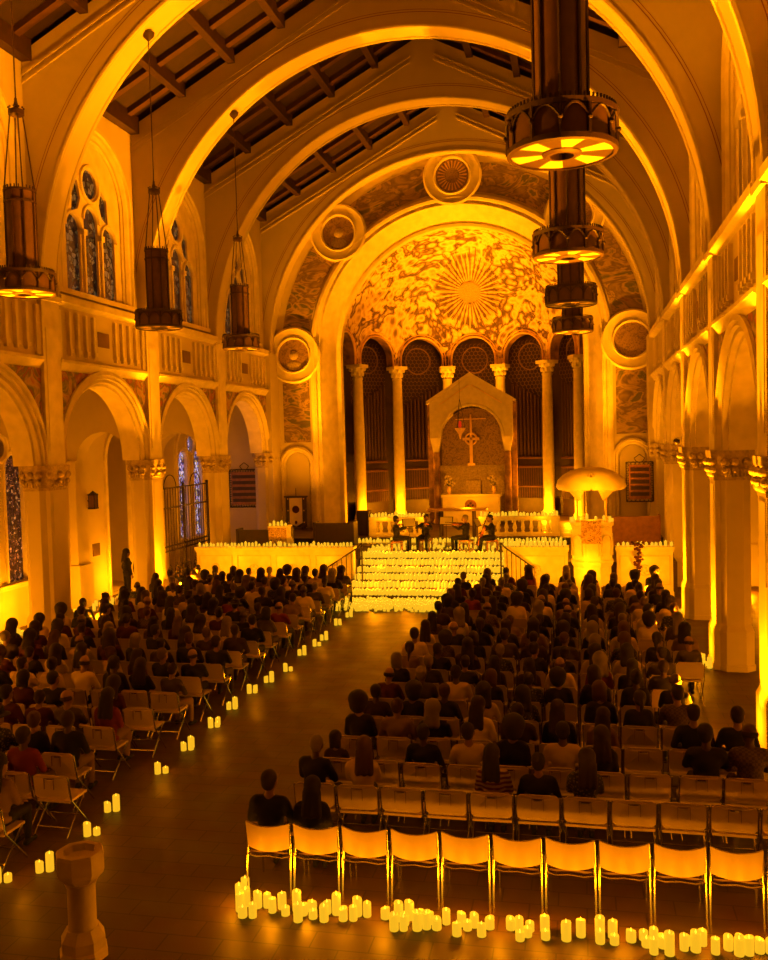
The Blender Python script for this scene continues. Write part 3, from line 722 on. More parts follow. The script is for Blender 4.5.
# altar under its canopy
o = tag(empty('altar', (-4.5, 38.3, FS)), 'cream stone altar with a round carved emblem on its front', 'altar')
a = MB(); a.box(-1.18, 1.18, -.35, .4, 0, 1.2); a.build('block', M['plaster'], o)
a = MB(); a.box(-1.25, 1.25, -.4, .45, 1.2, 1.32); a.build('altar_slab', M['marble'], o)
a = MB(); RX = Matrix.Rotation(PI/2, 4, 'X'); a.lathe([(.25, .35), (.25, .38), (.2, .39), (.17, .36)], 24, M=RX, c=(0, .86, 0)); a.build('emblem', M['redoak'], o)
a = MB()
for i in range(4): a.ball((.09*math.cos(i*PI/2), -.37, .86+.09*math.sin(i*PI/2)), (.05, .03, .05), 6, 5)
a.build('emblem_cross', M['oak'], o)
o = tag(empty('reredos', (-4.5, 39.35, FS)), 'carved stone screen of small panels rising behind the altar', 'screen')
a = MB(); a.box(-1.45, 1.45, 0, .2, 0, 2.5)
for r_ in range(3):
    for i in range(7): a.box(-1.4+.4*i+.04, -1.4+.4*i+.36, -.05, 0, 1.35+.38*r_, 1.66+.38*r_)
a.box(-.32, .32, -.3, 0, 1.3, 1.85); a.build('panelled_wall', M['capital'], o)
a = MB(); a.plate(lambda p, q, d: (p, d, q), archpoly(0, 1.38, 2.5, 3.6), [], .05, .12); a.build('painted_back', M['face'], o)
o = tag(empty('altar_canopy', (-4.53, 39.1, FS)), 'gabled stone canopy on two veined columns over the altar', 'canopy')
a = MB(); mp = lambda p, q, d: (p, d, q)
a.plate(mp, [(-1.78, 3.75), (-1.3, 3.75)]+[(-1.3*math.cos(PI*i/20), 3.75+1.3*math.sin(PI*i/20)) for i in range(1, 20)]+[(1.3, 3.75), (1.78, 3.75), (1.78, 5.25), (0, 6.35), (-1.78, 5.25)], [], -.2, .15)
a.usweep(mp, 0, 3.75, None, [(1.42, -.2), (1.4, -.25), (1.32, -.25), (1.29, -.2)], 24)
a.build('gable', M['marble'], o, smooth=30)
a = MB()
for s in (-1, 1):
    vs = [(s*x, y, z+dz) for x, z in ((1.9, 5.17), (0, 6.35)) for y in (-.32, .5) for dz in (0, .14)]
    a.add(vs, [(0, 1, 3, 2), (4, 6, 7, 5), (0, 4, 5, 1), (2, 3, 7, 6), (0, 2, 6, 4), (1, 5, 7, 3)])
a.build('roof', M['marble'], o)
a = MB()
for s in (-1, 1):
    for i in range(22): x = .08+1.3*i/22; a.ball((s*x, -.23, 6.0-.62*x-.02), .03, 5, 4)
a.build('beading', M['gold'], o)
for s in (-1, 1):
    a = MB(); a.lathe([(.2, 0), (.2, .1), (.15, .2), (.145, 3.1)], 14, c=(s*1.54, -.02, 0)); a.build('column', M['dmarble'], o, smooth=40)
    a = MB(); a.lathe([(.15, 3.1), (.2, 3.3), (.3, 3.7), (.3, 3.76)], 4, c=(s*1.54, -.02, 0), ph=PI/4, sx=1.1, sy=1.0); a.build('capital', M['plaster'], o)
    a = MB(); a.box(s*1.82-.1, s*1.82+.1, .1, .4, 0, 5.2); a.build('side_post', M['dmarble'], o)
o = tag(empty('standing_cross', (-4.57, 39.22, FS+2.5)), 'tall gilded ringed cross standing behind the altar', 'cross')
a = MB(); a.box(-.07, .07, -.04, .04, 0, 1.1); a.box(-.16, .16, -.08, .08, 0, .1); a.build('stem', M['gold'], o)
a = MB(); a.plate(mp, [(-.06, .85), (.06, .85), (.03, 2.2), (-.03, 2.2)], [], -.03, .03); a.box(-.36, .36, -.03, .03, 1.08, 1.2); a.build('cross_arm', M['gold'], o)
a = MB(); a.tube([(.24*math.cos(t*PI/12), 0, 1.14+.24*math.sin(t*PI/12)) for t in range(25)], .045, 6); a.box(-.66, .66, -.02, .02, 1.98, 2.02); a.build('ring', M['gold'], o)
o = tag(empty('sanctuary_lamp', (-4.62, 36, 4.95)), 'small hanging lamp with a red glass on chains before the altar canopy', 'lamp')
a = MB(); a.lathe([(.0, 0), (.03, .05), (.06, .2), (.2, .4), (.22, .45), (.16, .46)], 16); a.build('bowl', M['gold'], o, smooth=40)
a = MB(); a.lathe([(.05, .45), (.07, .55), (.05, .72), (.001, .73)], 12); a.build('red_glass', mat('ruby_glass', (.5, .02, .02), .3, emit=(1, .05, .01), es=.2), o, smooth=40)
a = MB()
for i in range(3): t = 2*PI*i/3; a.tube([(.2*math.cos(t), .2*math.sin(t), .45), (.05*math.cos(t), .05*math.sin(t), 1.35), (0, 0, 1.6)], .012, 4)
a.tube([(0, 0, 1.6), (0, 0, 8.0)], .008, 4); a.build('chain', M['iron'], o)
for x, lab in ((-5.45, 'pale flowers in a vase at the left end of the altar'), (-3.55, 'pale flowers in a vase at the right end of the altar')):
    o = tag(empty('flower_vase', (x, 38.35, FS+1.32)), lab, 'flowers', 'flower vases on the altar')
    a = MB(); a.lathe([(.07, 0), (.05, .04), (.1, .18), (.06, .3), (.08, .33)], 12); a.build('vase', M['gold'], o, smooth=40)
    a = MB(); g = MB()
    for i in range(22):
        t = rnd.uniform(0, 2*PI); r_ = rnd.uniform(.03, .27); z = rnd.uniform(.4, .8)-r_*.3
        a.ball((r_*math.cos(t), r_*math.sin(t), z), .05, 6, 4); g.tube([(0, 0, .28), (r_*math.cos(t), r_*math.sin(t), z)], .008, 4)
    a.build('blossoms', CL['white'], o); g.build('stems', mat('leaf_green', (.06, .08, .03), .7), o)

# pulpit with sounding board
o = tag(empty('pulpit', (.33, 28.3, 0)), 'cream stone octagonal pulpit with a shell-shaped sounding board above', 'pulpit')
a = MB(); a.lathe([(.66, 0), (.66, .2), (.6, .25), (.6, 1.0), (.66, 1.1), (.68, 1.18), (.64, 1.22), (.64, 2.22), (.7, 2.26), (.7, 2.36), (.55, 2.36), (.55, 2.2), (.0, 2.2)], 8, ph=PI/8); a.build('drum', M['marble'], o)
for i in range(8):
    t = 2*PI*i/8; Mx = Matrix.Rotation(t, 4, 'Z'); a = MB(); a.usweep(lambda p, q, d: Mx @ Vector((.6+d, p, q)), 0, 1.8, 1.35, [(.2, .0), (.2, .02), (.17, .025), (.17, 0)], 10); a.build('blind_arch', M['stone'], o)
a = MB(); a.box(-.31, .27, -.72, -.69, 1.75, 2.42); a.box(-.31, .27, -.72, -.4, 2.40, 2.43); a.build('embroidered_cloth', M['cloth'], o)
outl_c = [(-1.05, 3.42), (-1.0, 3.62), (-.85, 3.78), (-.6, 3.92), (-.3, 4.0), (0, 4.03), (.3, 4.0), (.6, 3.92), (.85, 3.78), (1.0, 3.62), (1.05, 3.42), (.98, 3.34), (.8, 3.3), (.64, 3.26), (.52, 3.12), (.42, 3.02), (.36, 3.1), (.32, 3.25), (.2, 3.36), (0, 3.4), (-.2, 3.36), (-.32, 3.25), (-.36, 3.1), (-.42, 3.02), (-.52, 3.12), (-.64, 3.26), (-.8, 3.3), (-.98, 3.34)]
a = MB(); vs = []; fs = []; n = len(outl_c); rows = [(-.62, .1), (-.55, .55), (-.4, .82), (-.2, .96), (0, 1), (.2, .96), (.4, .82), (.55, .55), (.62, .1)]
for y, s in rows:
    for x, z in outl_c:
        z = z if abs(y) < .45 or z > 3.34 else 3.34
        vs.append((x*s, y, 3.5+(z-3.5)*(s if z > 3.5 else 1)))
for j in range(len(rows)-1):
    for i in range(n): k = (i+1) % n; fs.append((j*n+i, j*n+k, (j+1)*n+k, (j+1)*n+i))
fs += [tuple(range(n)), tuple((len(rows)-1)*n+i for i in range(n))]
a.add(vs, fs); a.build('sounding_board', M['plaster'], o, smooth=50)
a = MB()
for b in ((-.03, .03, 3.58, 3.86), (-.11, .11, 3.74, 3.79)): a.box(b[0], b[1], -.57, -.5, b[2], b[3])
a.build('cross_mark', M['capital'], o)
for s in (-1, 1): a = MB(); a.lathe([(.05, 2.3), (.05, 2.4), (.028, 2.45), (.028, 2.95), (.05, 3.0), (.05, 3.1)], 10, c=(s*.42, -.25, 0)); a.build('post', M['gold'], o, smooth=40)
# lectern on the left
o = tag(empty('lectern', (-9.9, 29.05, FLC)), 'square reading desk with a patterned front standing behind the left parapet', 'lectern')
a = MB(); a.box(-.3, .3, -.25, .25, 0, 1.1); a.build('body', M['marble'], o)
a = MB(); a.box(-.31, .31, -.28, -.25, .45, 1.12); a.build('patterned_front', M['cloth'], o)
a = MB(); a.box(-.34, .34, -.3, .3, 1.1, 1.16); a.build('ledge', M['marble'], o)
a = MB(); a.prism([(.31, -.2), (.62, -.2), (.31, .2)], 0.5, .53); a.add([(.31, -.27, .5), (.6, -.27, .5), (.36, -.27, 1.05), (.31, -.27, 1.1), (.31, -.24, .5), (.6, -.24, .5), (.36, -.24, 1.05), (.31, -.24, 1.1)], [(0, 1, 2, 3), (4, 5, 6, 7), (0, 1, 5, 4), (1, 2, 6, 5), (2, 3, 7, 6)]); a.build('cloth_fold', M['plaster'], o)
# choir stalls, left and right
for x0, x1, y, h, lab, mt in ((-12.3, -10.35, 31.3, .78, 'dark choir stall at the far left behind the parapet', 'oak'), (-9.45, -8.0, 31.6, .98, 'dark wooden choir stall behind the left parapet, right of the reading desk', 'oak'), (.95, 2.6, 31.8, 1.12, 'broad reddish wooden choir stall behind the right parapet', 'redoak')):
    o = tag(empty('choir_stall', ((x0+x1)/2, y, FLC)), lab, 'stall'); hw = (x1-x0)/2
    a = MB(); a.box(-hw, hw, -.03, .03, .1, h); a.box(-hw, hw, -.06, .06, h-.06, h); a.build('backboard', M[mt], o)
    a = MB(); a.box(-hw, hw, .03, .45, .42, .47); a.build('bench', M[mt], o)
    for s in (-1, 1): a = MB(); a.box(s*hw-.04, s*hw+.04, -.08, .5, 0, h+.04); a.build('end_panel', M[mt], o)
# banner on its stand
o = tag(empty('banner_stand', (-11.8, 36.85, FS)), 'cream hanging banner with a round emblem on a dark wooden stand in the left niche', 'banner')
a = MB(); a.box(-.52, .52, -.05, .0, 1.36, 1.42); a.box(-.46, .46, -.02, .03, .1, 1.36); a.tube([(0, 0, 1.4), (0, 0, 1.75)], .015, 5); a.build('frame', M['oak'], o)
a = MB(); a.plate(lambda p, q, d: (p, d, q), [(-.28, 1.34), (-.28, .28), (-.14, .2), (0, .12), (.14, .2), (.28, .28), (.28, 1.34)], [], -.08, -.06); a.build('banner_cloth', M['plaster'], o)
a = MB(); a.lathe([(.16, .08), (.16, .095), (.001, .1)], 20, M=RX, c=(0, .85, 0)); a.ball((0, -.085, .3), (.06, .015, .08), 8, 5); a.build('emblem', CL['maroon'], o)
a = MB()
for s in (-1, 1): a.box(s*.3-.04, s*.3+.04, -.2, .2, 0, .1)
a.build('foot', M['oak'], o)
a = MB()
for z in (.3, .8, 1.3):
    for s in (-1, 1): a.ball((s*.35, -.06, z), .03, 6, 5)
a.build('stud', M['gold'], o)
# cabinet (loudspeaker like box) by the arch jamb
o = MB(); o.box(-.24, .24, -.2, .2, 0, .95); o.box(-.2, .2, -.215, -.2, .06, .89)
tag(o.build('floor_cabinet', M['oak'], None, loc=(-8.3, 34.5, FS)), 'dark upright box standing on the floor left of the balustrade', 'cabinet')
# hymn boards in wrought frames
def hymn_board(x, y, z, hw, hh, lab, side_s=0):
    o = tag(empty('hymn_board', (x, y, z)), lab, 'board', 'hymn boards beside the chancel')
    a = MB(); a.box(-hw, hw, -.06, 0, -hh, hh); a.build('panel', M['redoak'], o)
    for i in range(5): a = MB(); zz = -hh+.12+(2*hh-.24)*i/4.6; a.box(-hw+.05, hw-.05, -.085, -.06, zz, zz+.14); a.build('number_slat', M['oak'], o)
    a = MB(); pts = []
    for s in (-1, 1):
        a.tube([(s*(hw+.1), -.03, -hh-.1), (s*(hw+.1), -.03, hh+.1)], .02, 5); a.tube([(-hw-.1, -.03, s*(hh+.1)), (hw+.1, -.03, s*(hh+.1))], .02, 5)
        for i in range(8):
            zz = -hh+2*hh*i/7; a.tube([(s*(hw+.05)+.05*math.cos(t*PI/4), -.03, zz+.06*math.sin(t*PI/4)) for t in range(9)], .012, 4)
        for i in range(6):
            xx = -hw+2*hw*i/5; a.tube([(xx+.07*math.cos(t*PI/4), -.03, s*(hh+.05)+.07*math.sin(t*PI/4)) for t in range(9)], .012, 4)
    a.tube([(-.1, -.03, hh+.1), (-.2, -.03, hh+.25), (0, -.03, hh+.4), (.2, -.03, hh+.25), (.1, -.03, hh+.1)], .018, 5)
    a.build('scroll_frame', M['iron'], o)
hymn_board(-14.0, 36.65, 3.1, .58, .7, 'brown hymn board in an iron scroll frame on the end wall of the left aisle')
hymn_board(2.25, 36.15, 3.14, .4, .66, 'brown hymn board in an iron scroll frame right of the chancel arch')
# wrought iron gate in the arcade
o = tag(empty('iron_gate', (-13.1, 28.5, 0)), 'tall black iron gate across the left arcade before the blue window', 'gate')
a = MB()
for y in (-2.0, 0, 2.0): a.box(-.04, .04, y-.04, y+.04, 0, 3.75)
a.build('post', M['iron'], o)
a = MB()
for z in (.15, 1.55, 1.7, 2.95, 3.6): a.box(-.02, .02, -2, 2, z, z+.05)
a.build('rail', M['iron'], o)
a = MB()
for i in range(21): a.tube([(0, -2+.2*i, 1.55 if i % 2 else .15), (0, -2+.2*i, 3.65)], .014, 4)
for i in range(8):
    for s in (-1, 1): c = -1.75+.5*i; a.tube([(0, c+.2*math.cos(t*PI/8)*t/16, .85+.25*math.sin(t*PI/8)*t/16*s) for t in range(20)], .014, 4)
a.build('bars', M['iron'], o)
a = MB()
for c in (-1, 1): a.tube([(0, c+.45*math.cos(t*PI/10), 3.65+.4*math.sin(t*PI/10)) for t in range(11)], .018, 4)
a.build('crest', M['iron'], o)
# wall lantern and plaque in the left aisle
o = tag(empty('wall_lantern', (SX(-1, 2.4), 26.1, 3.1)), 'small dark lantern on the left aisle pilaster beside the doorway', 'lantern')
a = MB()
for s in (-1, 1):
    for t in (-1, 1): a.box(s*.1-.012, s*.1+.012, t*.1-.012, t*.1+.012, 0, .42)
a.box(-.12, .12, -.12, .12, -.03, .02); a.box(-.12, .12, -.12, .12, .4, .45); a.lathe([(.12, .45), (.001, .55)], 4, ph=PI/4); a.box(-.2, -.1, -.02, .02, .2, .25); a.build('frame', M['iron'], o)
a = MB(); a.box(-.09, .09, -.09, .09, .02, .4); a.build('glass_shade', M['mica'], o)
o = MB(); o.box(-.02, .02, -.2, .2, -.2, .2); o.box(-.03, -.02, -.17, .17, -.17, .17); tag(o.build('wall_plaque', M['vent'], None, loc=(SX(-1, 2.47), 26.3, 1.75)), 'square bronze plaque low on the left aisle pilaster', 'plaque')
o = tag(empty('wall_camera', (2.62, 26.1, 4.75)), 'small dark dome camera fixed on a white bracket at a right pier capital', 'camera')
a = MB(); a.ball((0, 0, 0), .09, 12, 8); a.build('dome', M['iron'], o, smooth=60); a = MB(); a.box(0, .12, -.06, .06, .05, .12); a.build('bracket', M['marble'], o)
# flower stand before the right parapet
o = tag(empty('flower_stand', (1.65, 28.05, 0)), 'slim stand with a dark trailing flower spray before the right parapet', 'flowers')
a = MB(); a.lathe([(.16, 0), (.16, .03), (.015, .05), (.015, 1.0), (.06, 1.05)], 10); a.build('stand', M['iron'], o, smooth=40)
a = MB()
for i in range(60):
    t = rnd.uniform(0, 2*PI); z = rnd.uniform(.85, 1.75); r_ = rnd.uniform(0, .18); a.ball((r_*math.cos(t), r_*math.sin(t), z), (.05, .03, .04), 5, 4)
a.build('flower_spray', CL['maroon'], o)

# ================================================================== HANGING LANTERNS
def chandelier():
    t = empty('hanging_lantern'); R0 = .535; Hd = .38
    n = 12
    a = MB()      # drum frame
    a.lathe([(R0+.015, 0), (R0+.02, .05), (R0-.02, .05), (R0-.02, 0), (R0+.015, 0)], 48); a.lathe([(R0+.02, Hd-.05), (R0+.03, Hd), (R0-.02, Hd), (R0-.02, Hd-.05), (R0+.02, Hd-.05)], 48)
    for i in range(n):
        an = 2*PI*i/n; c_, s_ = math.cos(an), math.sin(an)
        a.tube([(R0*c_, R0*s_, .03), (R0*c_, R0*s_, Hd)], .016 if i % 2 else .026, 5)
        pts = [((R0+.01)*math.cos(an+2*PI/n*q/10), (R0+.01)*math.sin(an+2*PI/n*q/10), .20+.13*math.sin(PI*q/10)) for q in range(11)]
        a.tube(pts, .014, 5); a.ball(((R0+.02)*c_, (R0+.02)*s_, .2), .028, 6, 5)
    a.build('drum_frame', M['bronze'], t)
    a = MB(); a.lathe([(R0-.01, .04), (R0-.01, Hd-.03)], 48, cap=False); a.build('drum_panel', M['mica'], t, smooth=50)
    a = MB()
    for i in range(72): an = 2*PI*i/72; a.box(-.008, .008, -.008, .008, -.02, .05, Matrix.Translation((R0*math.cos(an), R0*math.sin(an), Hd)) @ Matrix.Rotation(an, 4, 'Z'))
    a.lathe([(R0+.012, Hd-.02), (R0+.012, Hd+.008), (R0-.012, Hd+.008), (R0-.012, Hd-.02), (R0+.012, Hd-.02)], 48); a.build('cresting', M['bronze'], t)
    a = MB(); a.lathe([(R0, .0), (R0-.03, -.01), (R0-.03, .02)], 48, cap=False); a.lathe([(.16, -.02), (.2, .0), (.2, .04), (.12, .04), (.12, -.02), (.16, -.02)], 24)
    for i in range(12):
        a0 = 2*PI*(i+.0)/12; 
        if i % 2 == 0:
            vs = []
            for q in range(5):
                an = a0+PI/6*q/4
                vs += [(.18*math.cos(an), .18*math.sin(an), .01), (R0*math.cos(an), R0*math.sin(an), .01)]
            a.add(vs, [(2*q, 2*q+1, 2*q+3, 2*q+2) for q in range(4)])
    a.build('bottom_tracery', M['bronze'], t)
    a = MB()
    for i in range(12):
        if i % 2:
            vs = []; a0 = 2*PI*i/12
            for q in range(5):
                an = a0+PI/6*q/4; vs += [(.2*math.cos(an), .2*math.sin(an), .012), (R0*.98*math.cos(an), R0*.98*math.sin(an), .012)]
            a.add(vs, [(2*q, 2*q+1, 2*q+3, 2*q+2) for q in range(4)])
    a.build('bottom_glass', M['micalit'], t)
    a = MB(); rs = .265
    for i in range(8): an = 2*PI*i/8; a.tube([(rs*math.cos(an), rs*math.sin(an), Hd-.05), (rs*math.cos(an), rs*math.sin(an), 1.85)], .02, 5)
    for z in (Hd, 1.62, 1.82): a.lathe([(rs+.02, z), (rs+.02, z+.035), (rs-.02, z+.035), (rs-.02, z), (rs+.02, z)], 24)
    for i in range(24): an = 2*PI*i/24; a.box(-.01, .01, -.01, .01, -.02, .06, Matrix.Translation((rs*math.cos(an), rs*math.sin(an), 1.85)) @ Matrix.Rotation(an, 4, 'Z'))
    a.build('shaft_frame', M['bronze'], t)
    a = MB(); a.lathe([(rs-.01, Hd), (rs-.01, 1.84), (.001, 1.85)], 24); a.lathe([(rs-.01, Hd-.02), (R0-.02, Hd-.03)], 24, cap=False); a.build('shaft_panel', M['mica'], t, smooth=50)
    a = MB(); a.lathe([(.1, 3.18), (.14, 3.2), (.14, 3.28), (.1, 3.3), (.04, 3.3)], 16)
    for i in range(10): an = 2*PI*i/10; a.ball((.13*math.cos(an), .13*math.sin(an), 3.32), .02, 5, 4)
    a.lathe([(.03, 3.3), (.05, 3.36), (.03, 3.42), (.02, 3.5)], 10); a.build('crown', M['bronze'], t, smooth=40)
    for i in range(4):
        an = 2*PI*i/4+PI/4; a = MB(); a.tube([(rs*math.cos(an), rs*math.sin(an), 1.84), (.11*math.cos(an), .11*math.sin(an), 3.2)], .014, 5); a.build('hanger', M['bronze'], t)
    return t
proto = chandelier()
order = ['nearest', 'second nearest', 'third', 'fourth']
k_i = 0
for side, sn in ((-1, 'left'), (1, 'right')):
    x = XC+side*4.84; ztop = ZSP+math.sqrt(RH**2-4.84**2)
    for j, k in enumerate((5, 4, 3, 2)):
        if side < 0 and k == 5: continue
        o = proto if k_i == 0 else inst(proto); k_i += 1
        o.location = (x, PY[k], 7.82)
        if k_i == 1: pass
        nm = (['the nearest', 'the second', 'the third', 'the farthest'][j] if side > 0 else ['', 'nearest, cut by the picture edge', 'the middle one', 'the farthest'][j])
        tag(o, 'bronze hanging lantern on the %s side of the nave, %s' % (sn, nm), 'lantern', 'hanging lanterns of the nave')
for o in [q for q in bpy.data.objects if q.name.startswith('hanging_lantern')]:
    L_ = (ZSP+math.sqrt(RH**2-4.84**2))-7.82
    a = MB(); a.tube([(0, 0, 3.5), (0, 0, L_-.08)], .014, 5); a.build('rod', M['bronze'], o)
    a = MB(); a.lathe([(.02, L_-.2), (.13, L_-.08), (.15, L_-.0)], 16); a.build('ceiling_rose', M['bronze'], o, smooth=40)

# ================================================================== STONE FONT in the foreground
o = tag(empty('stone_font', (-4.86, 7.9, 0), .2), 'octagonal carved stone font standing alone on the dark floor in the foreground', 'font')
a = MB(); a.lathe([(.24, 0), (.24, .07), (.22, .1), (.22, .2), (.19, .25), (.16, .3)], 8); a.build('base', M['font'], o)
a = MB(); a.lathe([(.15, .28), (.135, .34), (.135, .7), (.15, .74), (.16, .76), (.135, .78)], 24); a.build('shaft', M['font'], o, smooth=40)
a = MB(); a.lathe([(.15, .76), (.225, .84), (.237, .88), (.237, 1.03), (.225, 1.06), (.16, 1.06), (.14, 1.0), (.001, .97)], 8); a.build('bowl', M['font'], o)

# ================================================================== PEOPLE
def remesh(mb, voxel, mats, it=3, fac=.5, extra=None, deci=None):
    me = mb.mesh('tmp', mats); o = bpy.data.objects.new('tmp', me); C.objects.link(o)
    r = o.modifiers.new('r', 'REMESH'); r.mode = 'VOXEL'; r.voxel_size = voxel; r.use_smooth_shade = True
    s = o.modifiers.new('s', 'SMOOTH'); s.factor = fac; s.iterations = it
    if deci: d = o.modifiers.new('d', 'DECIMATE'); d.ratio = deci
    dg = bpy.context.evaluated_depsgraph_get(); m2 = bpy.data.meshes.new_from_object(o.evaluated_get(dg))
    bpy.data.objects.remove(o); bpy.data.meshes.remove(me)
    if extra:
        bm = bmesh.new(); bm.from_mesh(m2)
        m3 = extra.mesh('tmp2', mats); m3.polygons.foreach_set('use_smooth', [True]*len(m3.polygons)); bm.from_mesh(m3); bm.to_mesh(m2); bm.free(); bpy.data.meshes.remove(m3)
    m2.materials.clear()
    for mt in (mats if isinstance(mats, (list, tuple)) else [mats]): m2.materials.append(mt)
    return m2
def cap(mb, a, ra, b, rb, n=10):
    a, b = Vector(a), Vector(b)
    mb.tube([a, b], ra, n, rr=[ra, rb]); mb.ball(a, ra*1.01, n, 6); mb.ball(b, rb*1.01, n, 6)

def hand(fine, mb, wrist, tip_dir, palm_n, s=1.0, curl=.5, side=1):
    """palm blob into mb, fingers and thumb into fine. tip_dir along the hand, palm_n out of the palm, side gives the thumb side."""
    w = Vector(wrist); t = Vector(tip_dir).normalized(); n = Vector(palm_n); n = (n-t*n.dot(t)).normalized(); x = t.cross(n)*side
    R3 = Matrix((x, t, n)).transposed().to_4x4()
    mb.ball(w+t*.045*s, (.04*s, .052*s, .016*s), 10, 8, R3); cap(mb, w, .024*s, w+t*.03*s, .022*s)
    for i, (off, ln) in enumerate(((.028, .072), (.009, .08), (-.010, .074), (-.028, .058))):
        b = w+t*.08*s+x*off*s; p1 = b+(t*math.cos(curl*.6)+n*math.sin(curl*.6))*ln*.5*s; p2 = p1+(t*math.cos(curl*1.7)+n*math.sin(curl*1.7))*ln*.5*s
        fine.tube([b-t*.02*s, b, p1, p2], .009*s, 6, rr=[.009*s, .0095*s, .0085*s, .006*s])
    b = w+t*.025*s+x*.03*s; p1 = b+(x*.8+t*.6+n*.15).normalized()*.035*s; p2 = p1+(x*.3+t*.9+n*.35).normalized()*.032*s
    fine.tube([b-x*.012*s, b, p1, p2], .011*s, 6, rr=[.011*s, .012*s, .01*s, .007*s])

def figure(pose, voxel=.02, sex='m'):
    """pose: lean, twist, head (yaw, nod, tilt), standing, arms ((elbow, wrist, dir, normal) left and right), legs"""
    sw = .185 if sex == 'm' else .16; hs = 1.0
    zp = pose.get('zp', .535); lean = pose.get('lean', 0)
    P = Vector((0, 0, zp)); RT = Matrix.Rotation(-lean, 3, 'X')
    T = lambda x, y, z: P+RT @ Vector((x, y, z))
    N_ = T(0, -.01, .47); yaw, nod, tilt = pose.get('head', (0, 0, 0))
    HM = Matrix.Translation(T(0, 0, .47)) @ (Matrix.Rotation(yaw, 4, 'Z') @ Matrix.Rotation(tilt, 4, 'Y') @ Matrix.Rotation(-nod-lean*.4, 4, 'X')) @ Matrix.Translation((0, .015, .165)) @ Matrix.Scale(1.14, 4)
    H = lambda x, y, z: HM @ Vector((x, y, z))
    R3 = HM.to_3x3().to_4x4()
    body = MB(); fine = MB(); shirt = MB(); legs = MB(); shoes = MB()
    # head
    body.ball(H(0, -.008, .022), (.076, .096, .092), 16, 12, R3); body.ball(H(0, .02, -.045), (.058, .07, .07), 14, 10, R3)
    cap(body, H(0, .085, .0), .010, H(0, .104, -.022), .015, 8); body.ball(H(0, .082, -.058), (.026, .014, .012), 8, 6, R3)
    for s in (-1, 1): body.ball(H(s*.078, -.005, -.01), (.012, .022, .032), 8, 6, R3)
    cap(body, T(0, -.015, .44), .055, H(0, -.015, -.05), .05)
    for s in (-1, 1):
        fine.cur = 1; fine.ball(H(s*.03, .083, .008), .011, 8, 6); fine.cur = 0
    # trunk
    wq = .01
    for mb_, g in ((body, 0), (shirt, .016)):
        mb_.ball(T(0, 0, .0), (.155+g if sex == 'm' else .165+g, .115+g, .105), 16, 10)
        mb_.ball(T(0, .01, .16), ((.14 if sex == 'm' else .125)+g, .1+g, .16), 16, 10)
        mb_.ball(T(0, 0, .31), ((.165 if sex == 'm' else .145)+g, .11+g, .15), 16, 10)
        cap(mb_, T(-sw+.03, -.01, .41), .058+g, T(sw-.03, -.01, .41), .058+g)
        cap(mb_, T(-.09, -.01, .43), .05+g*.7, T(.09, -.01, .43), .05+g*.7)
    if sex == 'f':
        for s in (-1, 1): shirt.ball(T(s*.07, .09, .29), .062, 10, 8)
    for s, (el, wr, hd, hn) in zip((-1, 1), pose['arms']):
        sh = T(s*sw, -.01, .4)
        el, wr = Vector(el), Vector(wr)
        cap(body, sh, .048, el, .037); cap(body, el, .036, wr, .025)
        cap(shirt, sh, .06, el, .05); cap(shirt, el, .048, wr.lerp(el, .08), .036)
        hand(fine, body, wr, hd, hn, .95, pose.get('curl', .5), side=-s)
    lw = pose.get('legs')
    for s, (hp, kn, an) in zip((-1, 1), lw):
        hp, kn, an = Vector(hp), Vector(kn), Vector(an); fd = Vector(pose.get('foot', (0, 1, 0)))
        cap(body, hp, .08, kn, .052); cap(body, kn, .05, an, .034); cap(body, an+Vector((0, 0, -.03)), .032, an+fd*.13+Vector((0, 0, -.05)), .026)
        cap(legs, hp, .094, kn, .066); cap(legs, kn, .064, an+Vector((0, 0, .03)), .05)
        cap(shoes, an+Vector((0, 0, -.038))-fd*.05, .042, an+fd*.16+Vector((0, 0, -.048)), .034)
        shoes.ball(an+Vector((0, 0, -.01)), (.045, .045, .04), 8, 6)
    legs.ball(T(0, 0, -.02), (.17, .13, .1), 14, 8)
    if pose.get('skirt'):
        a = MB()
        kn = (Vector(lw[0][1])+Vector(lw[1][1]))/2
        cap(legs, P+Vector((0, .02, -.01)), .15, kn+Vector((0, -.05, .0)), .12); legs.ball(kn+Vector((0, -.02, -.08)), (.17, .1, .17), 12, 8)
    mats = [M['skin'], M['eye']]
    out = dict(body=remesh(body, voxel, mats, 3, .5, fine), shirt=remesh(shirt, voxel*1.15, CL['black'], 3), trousers=remesh(legs, voxel*1.25, CL['black'], 3), shoes=remesh(shoes, voxel*1.2, CL['black'], 2), HM=HM)
    return out
